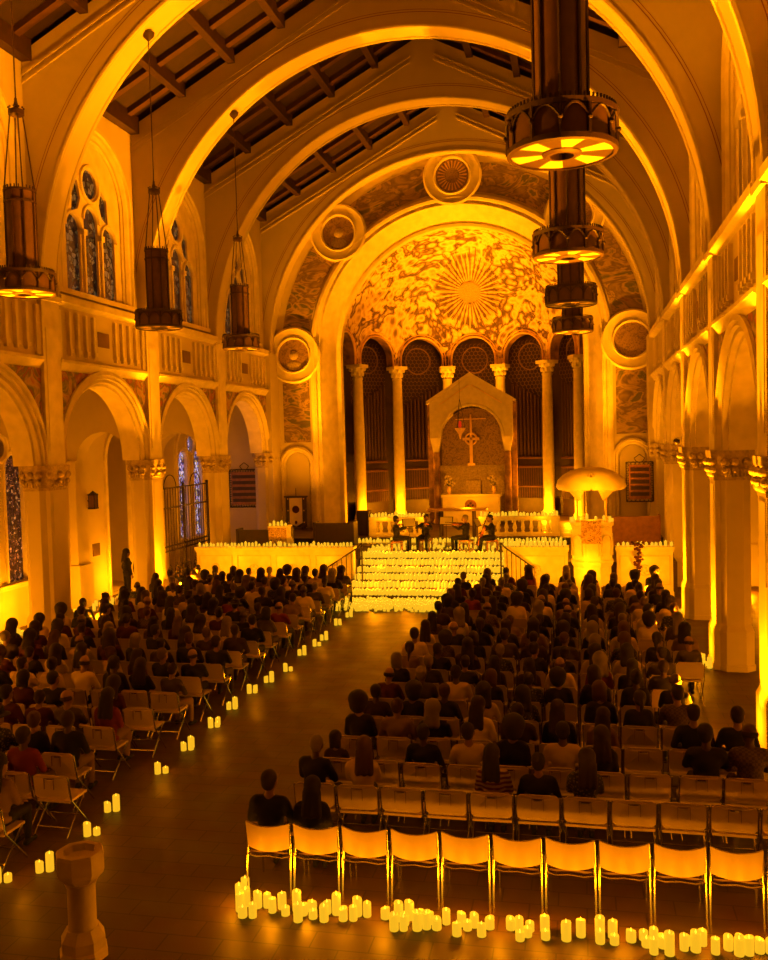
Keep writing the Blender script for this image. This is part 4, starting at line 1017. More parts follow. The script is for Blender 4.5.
def hair(kind, HM, voxel=.016):
    h = MB(); H = lambda x, y, z: HM @ Vector((x, y, z)); R3 = HM.to_3x3().to_4x4(); dn = Vector((0, 0, -1))
    big = {'short': 0, 'crop': -.004, 'long': .01, 'bob': .014, 'afro': .045, 'bun': .004, 'tail': .004, 'curly': .03, 'hat': 0, 'fringe': 0}[kind]
    if kind == 'fringe':
        for i in range(9):
            a = PI+PI*i/8; h.ball(H(.076*math.cos(a), -.01+.085*math.sin(a), -.0), (.018, .02, .04), 8, 6, R3)
    else:
        h.ball(H(0, -.022, .04), (.083+big, .096+big, .088+big*1.2), 16, 12, R3); h.ball(H(0, -.05, -.005), (.072+big, .062+big, .075+big), 14, 10, R3)
    if kind in ('long', 'curly'):
        b = H(0, -.05, -.02)
        L_ = .26 if kind == 'long' else .17
        for x in (-.05, 0, .05):
            p = H(x, -.065, -.02); q = p+Vector((x*.5, -.055, -L_)); cap(h, p, .05+big*.5, q, .038+big*.6)
    if kind == 'bob':
        for x in (-.065, -.03, .03, .065): cap(h, H(x, -.04, .0), .04, H(x, -.045, -.11), .036)
    if kind == 'bun': h.ball(H(0, -.1, .085), .048, 10, 8)
    if kind == 'tail': cap(h, H(0, -.11, .03), .03, H(0, -.15, -.06), .034); cap(h, H(0, -.15, -.06), .034, H(0, -.13, -.2), .014)
    if kind == 'afro': h.ball(H(0, -.03, .06), (.135, .13, .12), 16, 12, R3)
    if kind == 'hat':
        me_ = MB(); me_.lathe([(.17, .02), (.17, .03), (.098, .045), (.092, .12), (.05, .135), (.001, .13)], 24, M=HM)
        m2 = me_.mesh('hat', CL['charcoal'], 40)
        return remesh(h, voxel, HAIRS[0], 2), m2
    return remesh(h, voxel, HAIRS[0], 2), None
# seated audience poses, origin on the floor under the hips, facing +Y
def seat_legs(w=.1, k=.44, fw=.44): return (((-.09, .02, .535), (-w, k, .5), (-w, fw, .095)), ((.09, .02, .535), (w, k, .5), (w, fw, .095)))
D_ = Vector
POSES = [
    ('m', dict(lean=-.03, head=(0, 0, 0), arms=(((-.25, .03, .72), (-.12, .27, .62), (.15, 1, -.1), (0, 0, -1)), ((.25, .03, .72), (.12, .27, .62), (-.15, 1, -.1), (0, 0, -1))), legs=seat_legs())),
    ('m', dict(lean=.16, head=(.25, .05, .06), arms=(((-.24, .15, .72), (-.06, .34, .64), (.7, .7, -.1), (0, -.3, -1)), ((.24, .15, .72), (.06, .34, .66), (-.7, .7, -.1), (0, -.3, -1))), legs=seat_legs(.15))),
    ('m', dict(lean=-.06, head=(-.3, 0, -.05), arms=(((-.23, .08, .76), (.06, .17, .78), (1, .1, .1), (0, -1, 0)), ((.23, .08, .76), (-.06, .2, .8), (-1, .1, .1), (0, -1, 0))), legs=seat_legs(.12))),
    ('f', dict(lean=-.02, head=(.1, .02, .08), skirt=True, arms=(((-.2, .03, .72), (-.05, .27, .63), (.5, .8, -.1), (0, 0, -1)), ((.2, .03, .72), (.05, .27, .65), (-.5, .8, -.1), (0, 0, -1))), legs=seat_legs(.06))),
    ('f', dict(lean=.08, head=(-.25, .05, -.1), arms=(((-.21, .08, .72), (-.09, .3, .62), (.1, 1, -.1), (0, 0, -1)), ((.21, .08, .72), (.09, .3, .62), (-.1, 1, -.1), (0, 0, -1))), legs=seat_legs(.08))),
    ('f', dict(lean=-.05, head=(.35, .0, .12), arms=(((-.19, .1, .75), (.04, .2, .74), (1, .2, 0), (0, -1, 0)), ((.19, .1, .75), (-.04, .23, .77), (-1, .2, 0), (0, -1, 0))), legs=seat_legs(.07))),
]
FIG = []
HK = {'m': ['short', 'crop', 'fringe', 'short', 'hat', 'curly'], 'f': ['long', 'bob', 'bun', 'tail', 'afro', 'curly', 'long']}
HTXT = dict(short='short %s hair', crop='closely cropped %s hair', fringe='a balding head', hat='a dark brimmed hat', curly='curly %s hair', long='long %s hair', bob='bobbed %s hair', bun='%s hair tied in a bun', tail='a %s ponytail', afro='big round %s hair')
HCOL = ['black', 'dark brown', 'chestnut', 'fair', 'grey']
HCACHE = {}
for sex, p in POSES:
    f = figure(p, .021, sex); f['sex'] = sex; f['hair'] = {k: hair(k, f['HM'], .018) for k in set(HK[sex])}; FIG.append(f)
def put(name, me, parent, m_=None):
    o = bpy.data.objects.new(name, me); C.objects.link(o); o.parent = parent
    if m_ is not None:
        o.material_slots[0].link = 'OBJECT'; o.material_slots[0].material = m_
    return o
GARM = {'m': 'shirt', 'f': 'top'}
def person(f, hk, hc, top, bottom, loc, rz, s, label, group, dark=False):
    o = put('person', f['body'], None, M['skin2'] if dark else M['skin'])
    o.location = loc; o.rotation_euler = (0, 0, rz); o.scale = (s, s, s)
    tag(o, label, 'person', group)
    hm, hat = f['hair'][hk]; put('hair', hm, o, HAIRS[hc])
    if hat: put('hat', hat, o, CL['charcoal'])
    put('shirt', f['shirt'], o, CL[top]); put('trousers', f['trousers'], o, CL[bottom]); put('shoes', f['shoes'], o, CL['black'])
    return o

# ================================================================== CHAIRS
def tubes(mb, *paths, r=.011, n=6):
    for p in paths: mb.tube(p, r, n)
def chair_plain():        # curved back, bright tube frame (the last row)
    t = empty('stacking_chair')
    a = MB(); vs = []; fs = []; nx, nz_ = 12, 5
    for j in range(nz_+1):
        for side_ in (0, 1):
            for i in range(nx+1):
                u = -1+2*i/nx; v = j/nz_
                x = .25*u*(1-.04*(1-v)); y = -.05*(1-u*u)-.03*v+.028*side_
                z = .53+.29*v-.035*(1-u*u)*(v > .5)*v-.03*(1-v)*(1-u*u)
                vs.append((x, y, z))
    W_ = nx+1
    for j in range(nz_):
        for i in range(nx):
            for sd in (0, 1):
                b = j*2*W_+sd*W_+i; c = (j+1)*2*W_+sd*W_+i; fs.append((b, b+1, c+1, c))
        for i in (0, nx): fs.append((j*2*W_+i, j*2*W_+W_+i, (j+1)*2*W_+W_+i, (j+1)*2*W_+i))
    for j in (0, nz_):
        for i in range(nx): fs.append((j*2*W_+i, j*2*W_+i+1, j*2*W_+W_+i+1, j*2*W_+W_+i))
    a.add(vs, fs); a.build('backrest', M['chair'], t, smooth=40)
    a = MB(); a.box(-.22, .22, .03, .45, .435, .465); a.box(-.2, .2, .05, .43, .465, .48); a.build('seat', M['seat'], t)
    for s in (-1, 1):
        a = MB(); tubes(a, [(s*.245, 0, .8), (s*.25, .01, .5), (s*.255, -.04, .0)], r=.012); a.build('leg', M['chrome'], t, smooth=60)
        a = MB(); tubes(a, [(s*.235, .02, .44), (s*.235, .4, .44), (s*.245, .46, .42), (s*.25, .48, 0)], r=.012); a.build('leg', M['chrome'], t, smooth=60)
    a = MB(); tubes(a, [(-.25, .0, .44), (-.15, .0, .415), (0, .0, .43), (.15, .0, .415), (.25, .0, .44)]); a.build('stretcher', M['chrome'], t, smooth=60)
    return t
def chair_fold():         # folding chair with a hand hole in the back
    t = empty('folding_chair')
    a = MB(); po = [(-.24, .52), (-.2, .49), (.2, .49), (.24, .52), (.245, .74), (.235, .775), (.2, .8), (-.2, .8), (-.235, .775), (-.245, .74)]
    a.plate(lambda p, q, d: (p, d-.03*(1-(p/.25)**2)-(q-.5)*.1, q), po, [rect(-.05, .05, .735, .755)], -.012, .012); a.build('backrest', M['chair'], t)
    a = MB(); a.box(-.07, -.065, -.075, -.06, .62, .76); a.box(.065, .07, -.075, -.06, .62, .76); a.box(-.07, .07, -.078, -.06, .76, .766); a.build('handle_recess', M['seat'], t)
    a = MB(); a.box(-.235, .235, .02, .43, .42, .45); a.build('seat', M['chair'], t)
    for s in (-1, 1):
        a = MB(); tubes(a, [(s*.255, -.04, .78), (s*.255, .03, .45), (s*.255, .42, .0)], r=.012); a.build('leg', M['chrome'], t, smooth=60)
        a = MB(); tubes(a, [(s*.24, .36, .43), (s*.24, -.08, .0)], r=.012); a.build('leg', M['chrome'], t, smooth=60)
    a = MB(); tubes(a, [(-.25, .26, .18), (.25, .26, .18)], [(-.24, .0, .1), (.24, .0, .1)]); a.build('stretcher', M['chrome'], t)
    return t
def chair_far():
    a = MB(); po = [(-.24, .52), (-.2, .49), (.2, .49), (.24, .52), (.245, .74), (.2, .8), (-.2, .8), (-.245, .74)]
    a.plate(lambda p, q, d: (p, d-.03*(1-(p/.25)**2)-(q-.5)*.1, q), po, [], -.012, .012); a.box(-.235, .235, .02, .43, .42, .45); a.cur = 1
    for s in (-1, 1): tubes(a, [(s*.255, -.04, .78), (s*.255, .03, .45), (s*.255, .42, .0)], [(s*.24, .36, .43), (s*.24, -.08, .0)], r=.012, n=4)
    return a.mesh('folding_chair', [M['chair'], M['chrome']])
FAR = chair_far(); protoA = None; protoB = None
def chair(kind, loc, rz, label, group, near):
    global protoA, protoB
    if kind == 'A':
        if protoA is None: o = protoA = chair_plain()
        else: o = inst(protoA)
    elif near:
        if protoB is None: o = protoB = chair_fold()
        else: o = inst(protoB)
    else:
        o = bpy.data.objects.new('folding_chair', FAR); C.objects.link(o)
    o.location = loc; o.rotation_euler = (0, 0, rz); tag(o, label, 'chair', group); return o

ORD = ['first', 'second', 'third', 'fourth', 'fifth', 'sixth', 'seventh', 'eighth', 'ninth', 'tenth', 'eleventh', 'twelfth', 'thirteenth', 'fourteenth', 'fifteenth', 'sixteenth', 'seventeenth', 'eighteenth', 'nineteenth']
def backrow(i): return 'last row' if i == 0 else '%s-from-back row' % ORD[i]
def rowname(i): return 'the last row' if i == 0 else 'the %s row from the back' % ORD[i]
TOPS = ['black']*7+['charcoal']*4+['navy']*2+['brown']*3+['grey']*2+['maroon']*2+['tan']*2+['cream']*3+['white']*3+['plaid', 'dotted', 'red']
TTXT = dict(black='a black top', charcoal='a charcoal top', navy='a navy top', brown='a brown top', grey='a grey top', maroon='a maroon top', tan='a tan top', cream='a cream top', white='a white top', plaid='a plaid shirt', dotted='a dotted blouse', red='a red top', striped='a striped cream and red top')
def screen_u(x, y, z):
    d = Vector((x, y, z-5)); zc = d.dot(_f); return 384+F_PX*d.dot(_r2)/zc, 480-F_PX*d.dot(_u2)/zc
def seat_one(block, ri, si, x, y, occ, spec=None, kind='B'):
    near = y < 13.5 if block == 'right' else y < 15
    seat = '%s seat from the aisle' % ORD[si]
    chair(kind, (x, y, 0), rnd.uniform(-.04, .04), ('cream curved-back chair, ' if kind == 'A' else 'cream folding chair, ')+'%s from aisle, %s, %s block' % (ORD[si], 'last row' if ri == 0 else '%s row from back' % ORD[ri], block), '%s block chairs' % block, near)
    if not occ: return
    if spec is None:
        f = rnd.choice(FIG); hk = rnd.choice(HK[f['sex']]); hc = rnd.choices(range(5), (8, 6, 3, 2, 2))[0]
        if hk == 'hat' and rnd.random() < .7: hk = 'short'
        if hk == 'afro': hc = 0
        top = rnd.choice(TOPS); s = rnd.uniform(.92, 1.02); rz = rnd.uniform(-.2, .2)
        dx = rnd.uniform(-.04, .04)
    else:
        fi, hk, hc, top, s, rz, dx = spec; f = FIG[fi]
    bottom = rnd.choice(['black', 'charcoal', 'navy', 'black', 'tan', 'brown'])
    ht = HTXT[hk]; ht = ht % HCOL[hc] if '%' in ht else ht
    lab = 'person, %s, %s, %s from aisle, %s, %s block' % (ht.replace('a dark brimmed', 'a dark').replace('big round', 'round').replace('closely ', '').replace('tied ', ''), TTXT[top].replace('a ', '', 1), ORD[si], backrow(ri), block)
    person(f, hk, hc, top, bottom, (x+dx, y+.27, 0), rz, s, lab, '%s block audience' % block, rnd.random() < .4)
RY = [9.36, 10.62, 11.5, 12.45, 13.4, 14.35, 15.3, 16.25, 17.2, 18.15, 19.1, 20.05, 21.0, 21.95, 22.9, 23.9, 24.9, 25.8]
SP = {(0, 0): (0, 'short', 1, 'black', 1.0, .0, -.06), (0, 1): (3, 'long', 0, 'black', .95, .1, -.12),
      (1, 0): (1, 'crop', 4, 'black', .98, -.2, -.1), (1, 1): (5, 'long', 2, 'cream', 1.0, .1, .0), (1, 4): (4, 'long', 0, 'striped', .96, 0, 0), (1, 5): (0, 'short', 0, 'black', .92, 0, 0), (1, 6): (5, 'long', 1, 'dotted', .98, 0, 0),
      (2, 0): (4, 'bob', 0, 'brown', .8, 0, -.1), (2, 8): (2, 'short', 0, 'black', 1.05, .0, .1), (2, 7): None, (2, 9): (1, 'fringe', 1, 'plaid', 1.05, 0, .1), (2, 5): (0, 'short', 0, 'cream', 1.0, 0, .1),
      (3, 0): (4, 'afro', 0, 'black', 1.0, 0, 0), (3, 1): (0, 'crop', 2, 'tan', .98, 0, 0), (3, 8): (0, 'crop', 1, 'black', 1.02, 0, .1), (3, 9): (0, 'crop', 1, 'black', 1.02, 0, .1)}
EMPTY = {(0, i) for i in range(2, 11)} | {(1, 2), (1, 3), (1, 7), (1, 8), (1, 9), (1, 10), (2, 7), (2, 1), (3, 7), (4, 5)}
for ri, y in enumerate(RY):
    n = 11 if ri < 2 else 10
    for si in range(n):
        if ri == 0: x = -3.44+.546*si; yy = y+.012*si
        elif ri == 1: x = -3.27+.545*si; yy = y
        else: x = -3.2+.57*si+rnd.uniform(-.03, .03); yy = y+rnd.uniform(-.04, .04)
        if ri == len(RY)-1 and si == 0 or ri in (4, 5, 6, 7) and si == 9: continue
        occ = (ri, si) not in EMPTY and (rnd.random() < .96)
        seat_one('right', ri, si, x, yy, occ or (ri, si) in SP and SP[(ri, si)] is not None, SP.get((ri, si)), 'A' if ri == 0 else 'B')
LX = [-6.95, -6.74, -7.15, -7.2]
LY = [9.35, 10.4, 11.2, 12.3, 13.3, 14.25, 15.2, 16.2, 17.2, 18.15, 19.1, 20.1, 21.1, 22.05, 23.0, 24.0, 25.0, 25.8]
LSP = {(0, 0): (4, 'long', 0, 'tan', 1.0, 0, 0), (1, 1): (0, 'short', 0, 'red', 1.0, 0, 0), (3, 0): (3, 'long', 0, 'red', 1.0, 0, 0), (2, 0): (0, 'short', 1, 'black', 1.0, .1, 0)}
LEMPTY = {(1, 0), (4, 0)}
for ri, y in enumerate(LY):
    for si in range(10):
        x = (LX[ri] if ri < 4 else -7.02)-.57*si+rnd.uniform(-.03, .03)
        if screen_u(x, y, 1.2)[0] < -35: continue
        occ = (ri, si) not in LEMPTY and rnd.random() < .95
        seat_one('left', ri, si, x, y+rnd.uniform(-.04, .04), occ, LSP.get((ri, si)))

# three people standing by the doorway and gate
ST = dict(zp=.93, lean=0, head=(0, 0, 0), arms=(((-.24, -.02, 1.08), (-.22, .06, .86), (0, .2, -1), (1, 0, 0)), ((.24, -.02, 1.08), (.22, .06, .86), (0, .2, -1), (-1, 0, 0))),
          legs=(((-.09, 0, .9), (-.1, .01, .5), (-.1, 0, .095)), ((.09, 0, .9), (.1, .01, .5), (.1, 0, .095))))
fs_ = figure(ST, .021, 'f'); fs_['hair'] = {'long': hair('long', fs_['HM'], .018)}
fm_ = figure(ST, .021, 'm'); fm_['hair'] = {'short': hair('short', fm_['HM'], .018)}
person(fs_, 'long', 0, 'black', 'black', (-14.45, 26.95, 0), -.6, 1.0, 'person with long black hair standing in dark clothes in the left doorway', None)
person(fm_, 'short', 0, 'charcoal', 'black', (-13.95, 27.0, 0), .5, 1.0, 'person with short hair in charcoal standing beside the left pier', None)

# ================================================================== MUSICIANS
def violin(sc_=1.0, cello=False):
    o = empty('cello' if cello else 'violin')
    bo = MB(); ol = [(0, -.18), (.07, -.175), (.1, -.13), (.095, -.07), (.06, -.02), (.055, .02), (.075, .06), (.082, .11), (.06, .155), (0, .17)]
    ol = ol+[(-x, y) for x, y in ol[-2:0:-1]]
    th = .03 if not cello else .035
    bo.plate(lambda p, q, d: (p*sc_, q*sc_, d*sc_), ol, [], -th/2, th/2); bo.plate(lambda p, q, d: (p*sc_*1.03, q*sc_*1.03, d*sc_), ol, [], th/2, th/2+.004)
    bo.build('body', mat('varnish_wood', (.35, .10, .03), .25), o)
    nk = MB(); nk.box(-.012*sc_, .012*sc_, .1*sc_, .36*sc_, .018*sc_, .034*sc_); nk.box(-.02*sc_, .02*sc_, -.05*sc_, -.045*sc_, .017*sc_, .05*sc_); nk.ball((0, .375*sc_, .02*sc_), .016*sc_, 8, 6)
    nk.box(-.012*sc_, .012*sc_, -.16*sc_, -.06*sc_, .018*sc_, .03*sc_); nk.build('neck', M['oak'], o)
    st_ = MB()
    for i in (-1.5, -.5, .5, 1.5): st_.tube([(i*.005*sc_, -.1*sc_, .03*sc_), (i*.006*sc_, -.047*sc_, .052*sc_), (i*.004*sc_, .36*sc_, .036*sc_)], .0012*sc_, 3)
    st_.build('string', M['chrome'], o)
    if cello: e = MB(); e.tube([(0, -.18*sc_, 0), (0, -.30*sc_, 0)], .006, 6); e.build('endpin', M['chrome'], o)
    return o
def bow(L_=.72):
    o = MB(); o.tube([(0, -L_/2, .012), (0, 0, .006), (0, L_/2, .012)], .005, 5); o.box(-.004, .004, -L_/2+.04, L_/2-.01, -.008, -.006); o.box(-.006, .006, -L_/2+.02, -L_/2+.06, -.008, .012)
    return o.build('bow', M['oak'])
def stool(loc, rz, lab):
    t = tag(empty('stool', loc, rz), lab, 'stool', 'stools of the four musicians'); a = MB(); a.box(-.2, .2, -.2, .2, .38, .44); a.build('seat', M['redoak'], t)
    for x in (-1, 1):
        for y in (-1, 1): a = MB(); a.box(x*.17-.02, x*.17+.02, y*.17-.02, y*.17+.02, 0, .38); a.build('leg', M['redoak'], t)
def musician(loc, rz, pose, sex, hk, hc, lab, slab):
    pose = dict(pose); f = figure(pose, .016, sex); f['hair'] = {hk: hair(hk, f['HM'], .014)}
    p = person(f, hk, hc, 'black', 'black', loc, rz, 1.0, lab, None); stool(loc, rz, slab); return p
VL = dict(lean=.0, head=(.5, .12, -.15), curl=.9, arms=(((-.27, .16, .82), (-.17, .42, .92), (.3, .6, .6), (.6, -.2, .2)), ((.3, .12, .84), (.12, .34, .88), (-.6, .5, -.2), (0, -.2, -1))), legs=seat_legs(.16))
CE = dict(lean=.05, head=(.3, .15, .1), curl=.9, arms=(((-.34, .12, .82), (-.14, .24, .95), (.6, .4, .3), (.5, .5, 0)), ((.36, .15, .78), (.2, .4, .66), (-.3, .8, -.3), (0, -.5, -.8))), legs=seat_legs(.24, .38, .42))
mus = [((-6.25, 30.75), -1.25, VL, 'm', 'short', 0, 'person in black playing a violin, leftmost of the four musicians, facing right'),
       ((-5.3, 31.2), 3.0, VL, 'f', 'bun', 0, 'person in black playing a violin, second of the four musicians, facing the audience'),
       ((-3.85, 30.95), 1.3, VL, 'm', 'short', 4, 'person in black playing a viola, third of the four musicians, facing left'),
       ((-2.95, 30.85), 1.75, CE, 'm', 'short', 1, 'person in black playing a cello, rightmost of the four musicians')]
for i, ((x, y), rz, ps, sx_, hk, hc, lab) in enumerate(mus):
    p = musician((x, y, FLC), rz, ps, sx_, hk, hc, lab, 'small wooden stool under the %s musician from the left' % ORD[i])
    Mx = Matrix.Translation((x, y, FLC)) @ Matrix.Rotation(rz, 4, 'Z')
    if ps is VL:
        v = violin(1.0 if i != 2 else 1.12); v.matrix_world = Mx @ Matrix.Translation((-.12, .25, .985)) @ Matrix.Rotation(.35, 4, 'Z') @ Matrix.Rotation(.1, 4, 'X') @ Matrix.Rotation(-.35, 4, 'Y')
        tag(v, ['brown violin held by the leftmost musician', 'brown violin held by the musician facing the audience', 'brown viola held by the musician facing left'][min(i, 2)], 'violin', 'bowed instruments')
        b = bow(); b.matrix_world = Mx @ Matrix.Translation((.0, .32, 1.03)) @ Matrix.Rotation(-1.15, 4, 'Z') @ Matrix.Rotation(.25, 4, 'X'); tag(b, 'thin bow in the hand of the %s musician from the left' % ORD[i], 'bow', 'bows of the musicians')
    else:
        v = violin(2.15, True); v.matrix_world = Mx @ Matrix.Translation((0, .36, .62)) @ Matrix.Rotation(PI, 4, 'Z') @ Matrix.Rotation(1.15, 4, 'X')
        tag(v, 'large brown cello held between the knees of the rightmost musician', 'cello')
        b = bow(); b.matrix_world = Mx @ Matrix.Translation((.05, .5, .62)) @ Matrix.Rotation(1.4, 4, 'Z'); tag(b, 'thin bow in the hand of the cellist', 'bow', 'bows of the musicians')
for i, (x, y, rz) in enumerate(((-5.75, 30.5, .5), (-4.55, 31.1, 0), (-3.4, 30.4, 1.3))):
    t = tag(empty('music_stand', (x, y, FLC), rz), ['music stand between the two violinists', 'music stand with bright pages in the middle of the quartet', 'music stand before the cellist'][i], 'music stand', 'music stands of the quartet')
    a = MB(); a.tube([(0, 0, .1), (0, 0, 1.0)], .012, 6); a.build('pole', M['iron'], t)
    for k in range(3): an = 2*PI*k/3; a = MB(); a.tube([(0, 0, .2), (.25*math.cos(an), .25*math.sin(an), .012)], .01, 5); a.build('leg', M['iron'], t)
    R_ = Matrix.Translation((0, 0, 1.08)) @ Matrix.Rotation(-.5, 4, 'X')
    a = MB(); a.box(-.24, .24, -.01, .01, -.15, .15, R_); a.build('desk', M['iron'], t); a = MB(); a.box(-.21, .21, -.016, -.011, -.13, .13, R_); a.build('sheet', M['paper'], t)

# ================================================================== CANDLES
def candle_mesh(r, h, var):
    a = MB(); n = 12; prof = [(r*.96, 0), (r, .006), (r, h-.012), (r*.93, h), (r*.6, h-.012), (.0001, h-.018)]
    a.lathe(prof, n)
    if var: a.v = [(x, y, z+(x*.35 if z > h*.7 else 0)*var) for x, y, z in a.v]
    f = MB(); f.lathe([(.0001, h-.022), (r*.17, h-.012), (r*.18, h), (r*.1, h+.016), (.0001, h+.028)], 8)
    return a.mesh('candle', M['wax'], 50), f.mesh('flame', M['flame'], 60)
SIZES = [(.046, .09, 0), (.047, .13, .7), (.048, .17, -.6), (.048, .22, 0), (.05, .11, .7), (.043, .15, 0), (.05, .19, .5)]
CM = [candle_mesh(*s) for s in SIZES]
TENS = {2: 'twenty', 3: 'thirty', 4: 'forty', 5: 'fifty', 6: 'sixty', 7: 'seventy'}
def ordw(n):
    if n < 20: return ORD[n-1]
    t, u = divmod(n, 10)
    return TENS[t][:-1]+'ieth' if u == 0 else TENS[t]+'-'+ORD[u-1]
CS = []          # (x, y, z, size index, scale, label, group)
def cn(x, y, z, k, s, lab, grp): CS.append((x, y, z, k, s, lab, grp))
hw_ = lambda k: 'short' if SIZES[k][1] < .12 else ('tall' if SIZES[k][1] > .16 else 'medium')
# the row on the floor behind the last chairs
xs = []; x = -3.74; n = 0
front = []
while x < 2.25:
    j = rnd.choice((1, 2, 2, 3))
    for q in range(j):
        front.append((x+rnd.uniform(-.02, .02), 9.06+(.28 if x < -3.7 else 0)-.09*q+rnd.uniform(-.03, .03), rnd.randrange(7)))
    x += rnd.choice((.07, .08, .1, .11, .14))
def clear(pts, d=.094):
    out = []
    for p in pts:
        if all((p[0]-q[0])**2+(p[1]-q[1])**2 > d*d for q in out): out.append(p)
    return out
front = clear(front)
front.sort()
for i, (x, y, k) in enumerate(front):
    ci = min(10, max(0, round((x+3.41)/.545)))
    sub = i+1
    end = 'left' if i < len(front)/2 else 'right'; rank = i+1 if end == 'left' else len(front)-i
    cn(x, y, 0, k, 1, '%s lit candle, %s from the %s end of the row behind the last chairs' % (hw_(k), ordw(rank), end), 'candles on the floor behind the last row')
# clusters at the aisle ends of the left block
pos = [(-6.62, 9.13), (-6.28, 9.45), (-6.24, 10.45), (-6.37, 11.2), (-6.33, 12.64), (-6.38, 13.68), (-6.41, 14.87), (-6.5, 15.95), (-6.5, 17.04), (-6.44, 17.87), (-6.32, 18.79), (-6.46, 20.26), (-6.37, 21.2), (-6.38, 21.87), (-6.51, 23.71), (-6.48, 24.83), (-6.41, 25.73)]
for i, (x, y) in enumerate(pos):
    for q, (dx, dy, k, w_) in enumerate(((-.05, -.03, 1, 'left'), (.055, .02, 3, 'right'), (.02, .13, 2, 'rear'))[:3 if i in (5, 6, 7, 8, 9, 11, 14, 15) else 2]):
        cn(x+dx, y+dy, 0, k if i % 2 else [2, 0, 1][q], 1, '%s candle of the %s cluster from the front along the centre aisle' % (w_, ORD[i]), 'candles along the centre aisle')
# the pier bases
for side, sn in ((1, 'right'), (-1, 'left')):
    for k in range(1, 6):
        pts = clear([(SX(side, -.12-rnd.uniform(0, .42)), PY[k]+rnd.uniform(-.45, .55), rnd.randrange(7)) for _ in range(26)], .1)
        pts.sort(key=lambda p: screen_u(p[0], p[1], 0)[0])
        for i, (x, y, q) in enumerate(pts):
            cn(x, y, 0, q, 1.05, '%s candle, %s from left in the cluster at the foot of the %s %s pier' % (hw_(q), ordw(i+1), ORD[5-k] if k < 5 else 'nearest', sn), 'candles at the foot of pier %s %s' % (ORD[5-k] if k < 5 else 'nearest', sn))
# left aisle floor along the outer wall
pts = clear([(SX(-1, 1.6+rnd.uniform(0, .75)), rnd.uniform(17, 30), rnd.randrange(7)) for _ in range(130)], .12)
pts.sort(key=lambda p: p[1])
for i, (x, y, k) in enumerate(pts): cn(x, y, 0, k, 1.1, ('%s candle, %s from the near end along the outer wall of the left aisle' % (hw_(k), ordw(i+1))) if i < 79 else '%s candle by the outer wall of the left aisle, %s from the far end' % (hw_(k), ordw(len(pts)-i)), 'candles along the left aisle wall')
# parapets, pulpit, lectern, balustrades
def line(x0, x1, y, z, stp, lab, grp, jy=.04, s=.95, rows=1):
    n = int((x1-x0)/stp)
    for r_ in range(rows):
        for i in range(n+1): cn(x0+(x1-x0)*i/n+rnd.uniform(-.02, .02), y+r_*.12+rnd.uniform(-jy, jy), z, rnd.choice((0, 1, 1, 2, 4)), s, lab, grp)
line(-12.55, -7.3, 28.5, 1.58, .125, 'lit candle on top of the left stone parapet', 'candles on the left parapet')
line(-2.3, -.5, 28.47, 1.58, .12, 'lit candle on the parapet between steps and pulpit', 'candles on the parapet left of the pulpit', rows=2)
line(1.12, 2.65, 28.5, 1.58, .13, 'lit candle on the parapet right of the pulpit', 'candles on the parapet right of the pulpit', rows=1)
for i in range(14):
    t = 2*PI*i/14
    if 4.0 < t < 5.45: continue
    cn(.33+.61*math.cos(t), 28.3+.61*math.sin(t), 2.36, rnd.choice((0, 1, 2)), 1, 'lit candle on the rim of the pulpit, %s going round from the right' % ORD[i], 'candles on the pulpit')
for i in range(5): cn(-10.17+.135*i, 28.85+rnd.uniform(-.03, .03), FLC+1.16, rnd.choice((0, 1, 2)), 1, 'lit candle on the reading desk behind the left parapet', 'candles on the reading desk')
line(-7.85, -5.85, 34.0, FS+.74, .13, 'lit candle on the left balustrade rail', 'candles on the left balustrade', rows=2)
line(-3.65, -.85, 34.0, FS+.74, .13, 'lit candle on the right balustrade rail', 'candles on the right balustrade', rows=2)
line(-8.1, -.7, 32.95, FLC+.12, .13, 'lit candle on the low step behind the musicians', 'candles on the step behind the musicians', rows=2)
for x0, x1 in ((-12.2, -8.3), (-1.2, 2.4)):
    side_n = 'left' if x0 < -5 else 'right'
    line(x0, x1, 27.85, 0, .17, 'lit candle on the floor before the %s parapet' % side_n, 'candles before the %s parapet' % side_n, jy=.12)
# the steps, the floor before them and the chancel floor round the musicians
steps = []
for i in range(-4, NST):
    zz = 0 if i < 0 else FLC*(i+1)/NST
    ya = SY0+SDY*i
    for r_ in range(4):
        y = ya+.055+.104*r_
        n = 40
        for j in range(n):
            if i < -2 and rnd.random() < (.5 if i == -4 else .25): continue
            x = XC-2.15+4.65*j/(n-1)+rnd.uniform(-.02, .02)+(-.1 if i < 0 else 0)
            if i == 0 and x > -2.55 : continue
            steps.append((x, y+rnd.uniform(-.02, .02), zz, rnd.choice((1, 2, 2, 5, 6) if i >= 0 else (0, 1, 2, 1, 5))))
kept = []
for y in [29.9+.15*q for q in range(18)]:
    for j in range(32):
        x = -7.3+5.1*j/31+rnd.uniform(-.04, .04)
        if y > 30.25 and any((x-mx)**2+(y-my)**2 < .75**2 for mx, my in ((-6.1, 30.75), (-5.3, 30.95), (-4.0, 30.95), (-3.15, 30.8), (-4.6, 31.1))): continue
        if y > 30.3 and rnd.random() < .45: continue
        steps.append((x, y, FLC, rnd.choice((0, 1, 2, 0))))
steps.sort(key=lambda p: p[1]); seen_r = {}
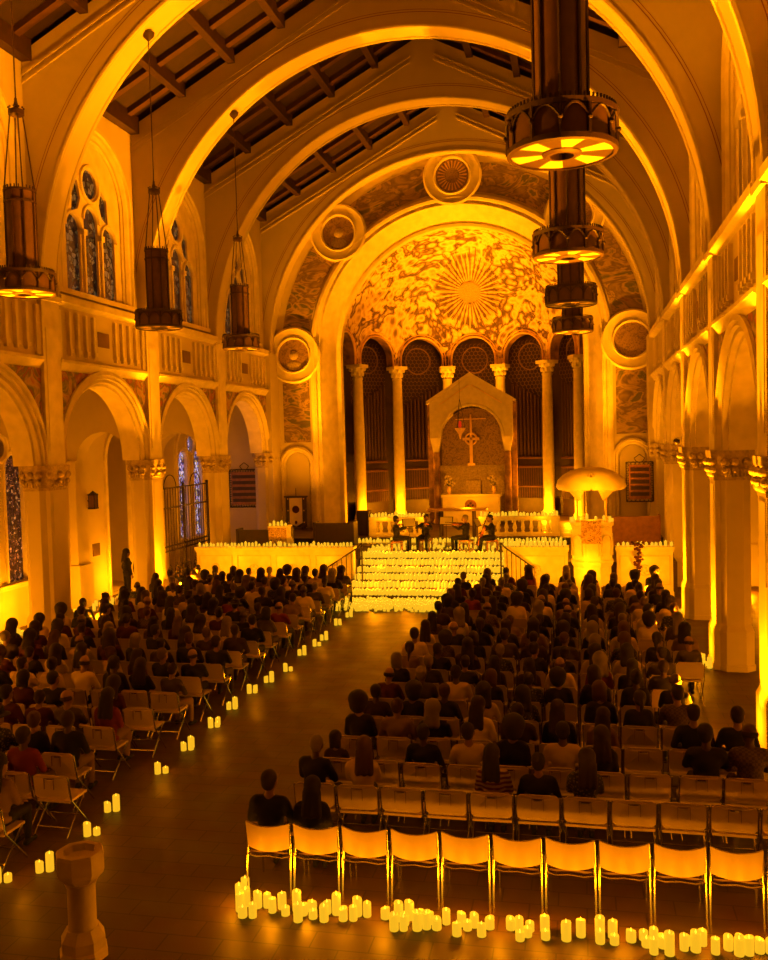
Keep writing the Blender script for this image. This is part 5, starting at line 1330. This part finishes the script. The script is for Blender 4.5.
for x, y, z, k in steps:
    rr_ = int((y-(SY0-4*SDY))/.14); seen_r.setdefault(rr_, []).append((x, y, z, k))
for rr_, L_ in seen_r.items():
    L_.sort()
    for i, (x, y, z, k) in enumerate(L_): cn(x, y, z, k, .95, ('%s candle, %s from left in the %s line before the chancel steps' % (hw_(k), ordw(i+1), ORD[rr_] if rr_ else 'front')) if rr_ < 12 else 'lit candle high on the chancel steps', 'candles on the chancel steps')
# the nearest 300 are things of their own, the rest one mass
def size_on(c):
    d = Vector((c[0], c[1], c[2]-5)); return -c[4]/max(.1, d.dot(_f))
CS.sort(key=size_on)
vis = [c for c in CS if -20 < screen_u(c[0], c[1], c[2])[0] < 790 and screen_u(c[0], c[1], c[2])[1] < 975]
prot = {}
mass_w = MB(); mass_f = MB(); far_groups = {}
for idx, c in enumerate(vis):
    x, y, z, k, s, lab, grp = c
    if idx < 299:
        o = bpy.data.objects.new('candle', CM[k][0]); C.objects.link(o); o.location = (x, y, z); o.scale = (s, s, s); o.rotation_euler = (0, 0, rnd.uniform(0, 6)); tag(o, lab, 'candle', grp)
        if y < 16: f = bpy.data.objects.new('flame', CM[k][1]); C.objects.link(f); f.parent = o
    else:
        r, h, v_ = SIZES[k]; r *= s; h *= s
        mass_w.lathe([(r, 0), (r, h-.01), (r*.5, h)], 8, c=(x, y, z)); mass_w.cur = 1; mass_w.lathe([(.009, h-.01), (.011, h+.005), (.001, h+.022)], 5, c=(x, y, z)); mass_w.cur = 0
if mass_w.v:
    me = bpy.data.meshes.new('candle_mass'); me.from_pydata(mass_w.v, [], mass_w.f); me.materials.append(M['wax']); me.materials.append(M['flame'])
    me.polygons.foreach_set('material_index', mass_w.mi); me.update()
    o = bpy.data.objects.new('candle_field', me); C.objects.link(o); tag(o, 'field of lit candles crowding the chancel steps, ledges and far aisle floor', 'candles', kind='stuff')
print('candles', len(vis), 'front', len(front), 'people', len([q for q in bpy.data.objects if q.name.startswith('person')]))

for o in bpy.data.objects:
    if 'label' in o and len(o['label'].split()) > 16: print('LONG', o['label'])
